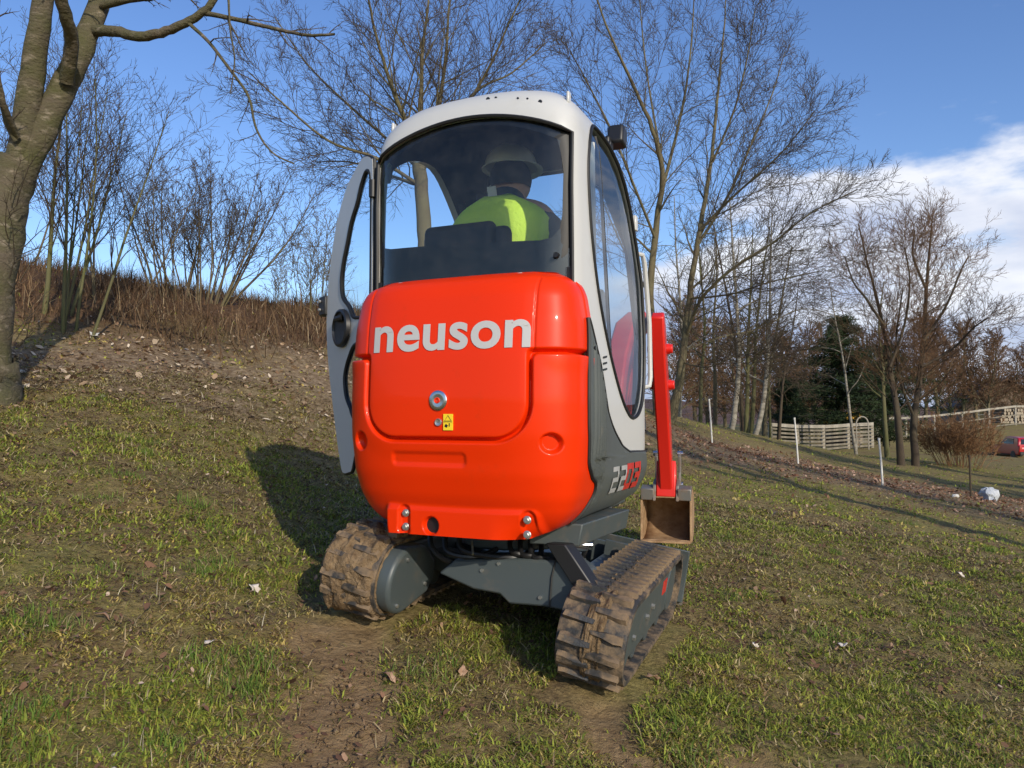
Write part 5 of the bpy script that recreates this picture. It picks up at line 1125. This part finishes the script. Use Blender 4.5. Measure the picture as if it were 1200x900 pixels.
conifer(986, 515, 42, 7.2, 4.6, 'dark green conifer behind the board fence', 5, 1.9)
conifer(1038, 513, 46, 6.4, 3.2, 'dark conifer half hidden by the leaning dark tree', 15, 1.4)
conifer(925, 512, 48, 4.2, 2.0, 'low dark conifer behind the slim trees', 6, .8)
# 8. background trees, one build copied and turned
def back_trees():
    T = Tree(81, .018); P = [dict(n=8, wob=.05, up=.03, kids=30, len=.36, ang=48, t0=.15, tip=.15, rr=.4)]+FINE[1:4]
    T.branch(Vector((0, 0, 0)), Vector((.03, .02, 1)).normalized(), 8.5, .16, 0, P); V1, F1 = T.mesh(T.w, True); V2, F2 = T.mesh(T.t, True)
    m1 = m2 = None; sp = [(1100, 505, 52, 1.0, .4), (1130, 500, 56, .95, 1.6), (1158, 505, 54, .85, 2.8), (1075, 508, 50, .9, 3.9), (1020, 508, 53, .9, 5.0), (958, 512, 56, .95, .9), (940, 508, 62, .8, 2.1), (1185, 505, 62, .8, 3.3), (1215, 510, 58, .85, 4.4), (850, 505, 60, 1.0, 5.6), (815, 500, 58, 1.05, 1.2), (880, 508, 64, .9, 2.4), (1045, 510, 60, 1.0, 4.7), (1115, 505, 66, 1.0, 5.2), (792, 500, 44, .9, 3.0), (870, 505, 45, .8, .2), (912, 512, 50, .8, 4.1), (1000, 508, 64, .95, 1.1), (1145, 505, 60, 1.0, .1), (1175, 505, 70, 1.0, 5.9), (1200, 505, 66, .9, 2.2), (1085, 508, 58, 1.0, 3.5), (970, 510, 66, 1.0, 4.9), (895, 508, 56, .95, 2.0), (830, 503, 52, .9, .7), (925, 508, 58, .9, 5.4)]
    for px, py, Y, s, rz in sp:
        if px > 1030: Y += 16; s *= 1.15
        b = at(px, py, Y); b.z = gz(b.x, b.y)-.15; root = empty('background_tree', b, rz); root.scale = (s, s, s)
        lab = ('bare brown tree in the wood behind the two-stemmed tree' if px < 835 else 'bare brown tree in the wood behind the birches' if px < 915 else 'bare brown tree in the wood around the fenced conifer' if px < 1030
               else 'bare brown tree in the wood behind the two dark trees' if px < 1110 else 'bare brown tree in the wood around the barn')
        tag(root, lab, 'tree', 'bare trees '+lab.split('wood ')[1])
        if m1 is None: o1 = mesh_np('trunk', V1, F1, M['bark_side'], root, smooth=True); o2 = mesh_np('crown', V2, F2, M['twig_brown'], root, smooth=True); m1, m2 = o1.data, o2.data
        else: link(bpy.data.objects.new('trunk', m1), root); link(bpy.data.objects.new('crown', m2), root)
back_trees()
# 9. trees down the slope beside the photographer; their shadows lie across the meadow
def valley_tree(x, y, seed, H, label, t0=.5, kids=14):
    T = Tree(seed, .012); base = on_ground(x, y, -.1); P = [dict(n=9, wob=.05, up=.05, kids=kids, len=.36, ang=40, t0=t0, tip=.25, rr=.6)]+FINE[1:3]+[dict(n=3, wob=.15, up=.04, kids=0, len=.5, ang=40, tip=.4)]
    T.branch(base, Vector((.03, 0, 1)).normalized(), H, .24, 0, P); T.build('valley_tree', base, label, 'tree', M['bark_dark'], M['bark_dark'])
valley_tree(10.6, .6, 91, 12, 'tall bare tree on the lower meadow beside the photographer')
valley_tree(13.5, 2.6, 92, 10, 'broad bare tree farther down the lower meadow', .35, 18)
valley_tree(17.5, 7.0, 93, 10, 'bare tree at the bottom of the lower meadow', .3, 22)
valley_tree(14.0, 12.5, 94, 9, 'bare tree beside the lower meadow across from the cab', .3, 22)
valley_tree(18.5, 16.5, 95, 10, 'bare tree behind the one across from the cab', .3, 22)
conifer(None, None, None, 9.0, 2.8, 'tall dark conifer down the lower meadow', 7, 1.2, (21.5, 6.0))
conifer(None, None, None, 7.5, 2.6, 'shorter dark conifer beside the tall one on the lower meadow', 8, 1.2, (26.0, 9.5))

# ------------------------------------------------------------------ far hill
b = MB(); rows = []
for i, y in enumerate((150, 190, 240, 330)):
    rows.append([(x, y, -4+CZ+[0, 5, 9, 3][i]*(0.55+.6*float(fbm(np.array(x/70), np.array(y/200), 15, 3)))+(i > 0)*1.6*float(vnoise(np.array(x/4.), np.array(float(i)), 4))) for x in np.linspace(-60, 420, 240)])
b.grid(rows); o = b.build('distant_hill', mat('wooded_hill', (.10, .065, .055), .95, var=(.15, .10, .08), vscale=.2, spec=.1), ang=80); tag(o, 'low wooded hill behind the fence', kind='structure')

# ------------------------------------------------------------------ fence, stakes and small things
def board_fence(P0, P1, npan, H, nr, label, top=True):
    a = Vector(P0); c = Vector(P1); root = empty('board_fence', a); tag(root, label, 'fence'); pr_ = None
    bm_ = {}
    for k in range(npan+1):
        p = a.lerp(c, k/npan); z = gz(p.x, p.y); b = MB(); b.box((0, 0, H/2), (.13, .13, H+.12)); o = b.build('post', M['wood_white'], root, bevel=.01); o.location = Vector((p.x, p.y, z))-a
    for k in range(npan):
        p = a.lerp(c, k/npan); q = a.lerp(c, (k+1)/npan); p = Vector((p.x, p.y, gz(p.x, p.y))); q = Vector((q.x, q.y, gz(q.x, q.y))); d = q-p; L = d.length
        if 'r' not in bm_:
            b = MB(); b.box((L/2, -.085, 0), (L*.985, .03, .085)); o = b.build('rail', M['wood'], root); bm_['r'] = o.data; bpy.data.objects.remove(o)
            b = MB(); b.box((L/2, -.085, 0), (L*.995, .05, .15)); o = b.build('rail', M['wood_white'], root); bm_['t'] = o.data; bpy.data.objects.remove(o)
        for j in range(nr):
            o = bpy.data.objects.new('rail', bm_['t' if j == nr-1 else 'r']); link(o, root); o.location = p-a+Vector((0, 0, .10+(H-.12)*j/(nr-1)))
            o.rotation_euler = (0, -math.atan2(d.z, math.hypot(d.x, d.y))+rng.gauss(0, .004), math.atan2(d.y, d.x))
f0 = at(903, 527, 34); f1 = at(1022, 522, 37); f2 = at(1250, 494, 63)
board_fence((f0.x, f0.y, gz(f0.x, f0.y)), (f1.x, f1.y, gz(f1.x, f1.y)), 4, 1.15, 7, 'weathered close-board fence section beside the birches')
f3 = at(1028, 515, 58)
board_fence((f3.x, f3.y, gz(f3.x, f3.y)), (f2.x, f2.y, gz(f2.x, f2.y)), 7, 1.5, 3, 'open rail fence with pale top rail, climbing behind the russet shrub')
def stake(px0, py0, px1, py1, label, mtl, r_=.021, group=None):
    # solve the distance where the foot meets the ground
    best = None
    for Y in np.linspace(9, 24, 151):
        p = at(px1, py1, Y); e = abs(gz(p.x, p.y)-p.z)
        if best is None or e < best[0]: best = (e, Y)
    Y = best[1]; p = at(px1, py1, Y); p.z = gz(p.x, p.y); t = at(px0, py0, Y); b = MB(); H = max(t.z-p.z, .5); d = Vector((t.x-p.x, 0, H))
    b.tube([(0, 0, -.2), d*.5, d], [r_, r_*.95, r_*.9], 8); b.cyl(d-Vector((0, 0, .03)), d+Vector((0, 0, .012)), r_*1.15, 8); o = b.build('stake', mtl); o.location = p; tag(o, label, 'stake', group); return p
stake(831, 468, 835, 520, 'white stake standing highest on the leafy crest', M['stake'])
stake(931, 490, 936, 545, 'white stake in front of the board fence', M['stake'])
stake(1030, 514, 1035, 569, 'white stake beside the leaning dark tree', M['stake'])
pd = stake(1136, 534, 1138, 584, 'thin dark post beside the white sack', M['bark_dark'], .02)
# white sack and scraps
def lump(name, p, sx_, sy_, sz_, mtl, label, cat, seed, amp=.25):
    r_ = np.random.default_rng(seed); b = MB(); rows = []
    for i, el in enumerate(np.linspace(-.5, math.pi/2, 9)):
        rows.append([(sx_*math.cos(el)**.6*math.cos(a)*(1+amp*float(vnoise(np.array(3*math.cos(a)+9), np.array(3*math.sin(a)+i*.7), seed)-.5)), sy_*math.cos(el)**.6*math.sin(a)*(1+amp*float(vnoise(np.array(3*math.cos(a)), np.array(3*math.sin(a)+i*.9), seed+1)-.5)), sz_*(math.sin(el)*.9+.1+.25*amp*float(vnoise(np.array(a*2), np.array(i*.8), seed+2)-.5))) for a in np.linspace(0, 2*math.pi, 17)[:-1]])
        rows[-1].append(rows[-1][0])
    b.grid(rows); o = b.build(name, mtl, ang=40); o.location = p; tag(o, label, cat); return o
lump('plastic_sack', Vector((pd.x+.42, pd.y+.1, gz(pd.x+.42, pd.y+.1))), .17, .15, .27, M['plastic_bag'], 'crumpled white plastic sack beside the thin dark post', 'sack', 3, 1.1)
q = at(1120, 585, 14.9); lump('white_scrap', Vector((q.x, q.y, gz(q.x, q.y))), .07, .05, .05, M['stake'], 'small white scrap lying near the thin dark post', 'litter', 5, .6)
def leaf_thing(name, px, py, size, mtl, label, cat, rot, tilt):
    best = None
    for Y in np.linspace(1.8, 14, 245):
        p = at(px, py, Y); e = abs(gz(p.x, p.y)-p.z)
        if best is None or e < best[0]: best = (e, Y)
    p = at(px, py, best[1]); p.z = gz(p.x, p.y)+.012+size*.18; b = MB(); out = [(0, -.5), (.16, -.36), (.34, -.30), (.26, -.10), (.42, .06), (.20, .16), (.16, .36), (0, .52), (-.14, .32), (-.28, .18), (-.40, .02), (-.24, -.12), (-.32, -.32), (-.12, -.34)]
    rows = [[(x*s*size*.85, y*s*size, size*(.35*abs(x*s)+.10*math.sin(6*y*s+rot)+.12*(y*s)**2)) for x, y in out+out[:1]] for s in (1, .66, .33, .01)]
    b.grid(rows); o = b.build(name, mtl, ang=80, solid=.0012); o.location = p; o.rotation_euler = (tilt, .12, rot); tag(o, label, cat)
leaf_thing('fallen_leaf', 297, 696, .085, M['white_leaf'], 'large pale curled leaf on the turf left of the muddy track', 'leaf', .9, .25)
leaf_thing('fallen_leaf', 764, 804, .085, M['brown_leaf'], 'curled brown leaf beside the right track', 'leaf', 2.2, .5)
leaf_thing('fallen_leaf', 456, 803, .075, M['brown_leaf'], 'brown leaf at the edge of the bare rut', 'leaf', 1.1, .4)
leaf_thing('fallen_leaf', 542, 792, .06, M['brown_leaf'], 'dark upright leaf in the grass behind the tracks', 'leaf', .2, 1.1)
leaf_thing('fallen_leaf', 988, 761, .075, M['white_leaf'], 'pale leaf lying on the open slope below the bucket', 'leaf', 2.6, .2)
leaf_thing('fallen_leaf', 885, 760, .05, M['white_leaf'], 'small bleached leaf on the open slope', 'leaf', .3, .2)
leaf_thing('fallen_leaf', 110, 397, .17, M['stake'], 'white scrap of paper on the leaf litter near the mossy tree', 'paper', .5, .1)
leaf_thing('fallen_leaf', 120, 731, .07, M['brown_leaf'], 'rust-brown leaf in the grass on the left slope', 'leaf', 1.9, .6)
leaf_thing('fallen_leaf', 245, 760, .06, M['white_leaf'], 'pale curled leaf between grass clumps', 'leaf', 2.9, .3)
leaf_thing('fallen_leaf', 1125, 676, .09, M['white_leaf'], 'light leaf far down the open slope', 'leaf', .6, .3)
def pebbles():
    n = 60; V = []; F = []; off = 0
    X = nrg.uniform(-1.75, -.95, n); Y = 2.02+.12*(X+1.35)+nrg.normal(0, .09, n)
    for x, y in zip(X, Y):
        s = nrg.uniform(.006, .02); z = gz(x, y); bm = bmesh.new(); bmesh.ops.create_icosphere(bm, subdivisions=1, radius=s)
        v = np.array([tuple(w.co) for w in bm.verts])*nrg.uniform(.6, 1.2, 3)*(1+nrg.normal(0, .08, (len(bm.verts), 1))); v[:, 2] *= .6; f = np.array([[w.index for w in fc.verts] for fc in bm.faces]); bm.free()
        V.append(v+np.array([x, y, z+s*.2])); F.append(f+off); off += len(v)
    o = mesh_np('pebbles', np.concatenate(V), np.concatenate(F), M['stone'], smooth=True); tag(o, 'small pale pebbles on bare soil at the foot of the slope', 'pebbles', kind='stuff')
pebbles()
# yellow machine, hoop gate, log pile, house and car beyond the fence
p = at(986, 505, 43); p.z = gz(p.x, p.y); root = empty('yellow_tipper', p, .2); tag(root, 'small yellow dumper skip behind the board fence', 'dumper')
b = MB(); b.prism([(-.75, .9), (.75, .9), (.95, 1.75), (.6, 1.9), (-.95, 1.8)], lambda x, z: (x, -.5, z), lambda x, z: (x, .5, z)); b.build('skip', M['yellow_machine'], root, bevel=.05)
b = MB(); b.box((0, 0, .65), (1.7, .7, .3)); b.build('chassis', M['black'], root, bevel=.03)
for sx in (-.6, .6):
    for sy in (-.45, .45): b = MB(); b.cyl((sx, sy-.12, .38), (sx, sy+.12, .38), .38, 18); b.build('wheel', M['rubber'], root, bevel=.03)
p = at(1011, 524, 36); p.z = gz(p.x, p.y); b = MB(); b.tube([(-.28, 0, 0), (-.28, 0, 1.2)]+[(-.28*math.cos(a), 0, 1.2+.34*math.sin(a)) for a in np.linspace(.2, math.pi-.2, 9)]+[(.28, 0, 1.2), (.28, 0, 0)], .03, 8)
for z in (.4, .8, 1.2): b.tube([(-.28, 0, z), (.28, 0, z)], .018, 6)
o = b.build('hoop_gate', M['wood_white']); o.location = p; tag(o, 'narrow white tubular gate with a rounded top', 'gate')
p = at(1182, 498, 67); p.z = gz(p.x, p.y); root = empty('log_pile', p, .35); tag(root, 'stack of cut logs behind the rail fence', 'log pile'); lg = None
for row in range(5):
    for k in range(11-row):
        if lg is None: b = MB(); b.tube([(0, -.5, 0), (0, .5, 0)], .145, 9, m=0); b.add([(.135*math.cos(a), -.505, .135*math.sin(a)) for a in np.linspace(0, 6.28, 9)[:-1]], [tuple(range(8))], 1); o = b.build('log', [M['log'], M['log_end']], root); lg = o.data
        else: o = link(bpy.data.objects.new('log', lg), root)
        o.location = (-1.6+.31*k+.155*row+rng.gauss(0, .02), rng.gauss(0, .08), .15+.27*row); o.rotation_euler = (0, rng.uniform(0, 6), rng.gauss(0, .05))
def house():
    p = at(1160, 500, 85); p.z = gz(p.x, p.y); root = empty('barn', p, -.25); tag(root, 'brown barn with a dark gable roof among the trees', 'barn')
    b = MB(); b.prism([(-4, 0), (4, 0), (4, 2.6), (0, 5.2), (-4, 2.6)], lambda x, z: (x, -5, z), lambda x, z: (x, 5, z)); b.build('wall', M['plaster'], root, smooth=False)
    b = MB()
    for s in (-1, 1): b.prism([(0, 5.25), (s*4.6, 2.30), (s*4.6, 2.48), (0, 5.45)], lambda x, z: (x, -5.5, z), lambda x, z: (x, 5.5, z))
    b.build('roof', M['roof'], root, smooth=False)
    b = MB(); b.box((0, -5.03, 1.2), (2.4, .06, 2.4)); b.build('door', M['log'], root)
    for x in (-2.6, 2.6): b = MB(); b.box((x, -5.03, 1.6), (.9, .05, .9)); w = b.build('window', M['car_glass'], root); b = MB(); b.box((x, -5.05, 1.6), (.06, .05, .9)); b.box((x, -5.05, 1.6), (.9, .045, .06)); b.build('window_bar', M['stake'], w)
house()
def car():
    p = at(1192, 538, 50); p.z = gz(p.x, p.y); root = empty('parked_car', p, R(-8)); tag(root, 'red hatchback parked below the rail fence, seen from behind', 'car')
    b = MB(); side = catmull([(-1.9, .35), (-1.95, .75), (-1.85, .95), (-1.70, 1.30), (-1.40, 1.44), (-.2, 1.46), (.6, 1.0), (1.6, .85), (1.95, .65), (1.95, .35)], 4)
    b.prism(side, lambda y, z: (-.80+.10*float(ss(.9, 1.45, z)), y, z), lambda y, z: (.80-.10*float(ss(.9, 1.45, z)), y, z)); body = b.build('body', M['car_red'], root, bevel=.06)
    b = MB(); b.prism([(-.62, 1.02), (.62, 1.02), (.54, 1.34), (-.54, 1.34)], lambda x, z: (x, -1.93+.45*(z-.88), z), lambda x, z: (x, -1.90+.45*(z-.88), z)); b.build('rear_window', M['car_glass'], root, smooth=False)
    b = MB(); b.box((0, -1.93, .45), (1.5, .12, .2)); b.build('bumper', M['black'], root, bevel=.03)
    b = MB(); b.box((0, -1.99, .72), (.52, .02, .11)); b.build('number_plate', M['stake'], root)
    for s in (-1, 1):
        b = MB(); b.box((s*.70, -1.95, .84), (.16, .08, .22)); b.build('tail_light', M['red_letter'], root, bevel=.02)
        b = MB(); b.prism([(-1.3, 1.02), (.3, 1.02), (-.15, 1.36), (-1.2, 1.36)], lambda y, z: (s*(.815-.085*float(ss(.9, 1.45, z))), y, z), lambda y, z: (s*(.80-.085*float(ss(.9, 1.45, z))), y, z)); b.build('side_window', M['car_glass'], root, smooth=False)
        for y in (-1.2, 1.25): b = MB(); b.cyl((s*.66, y, .30), (s*.83, y, .30), .30, 20); b.build('wheel', M['rubber_clean'], root, bevel=.03)
car()
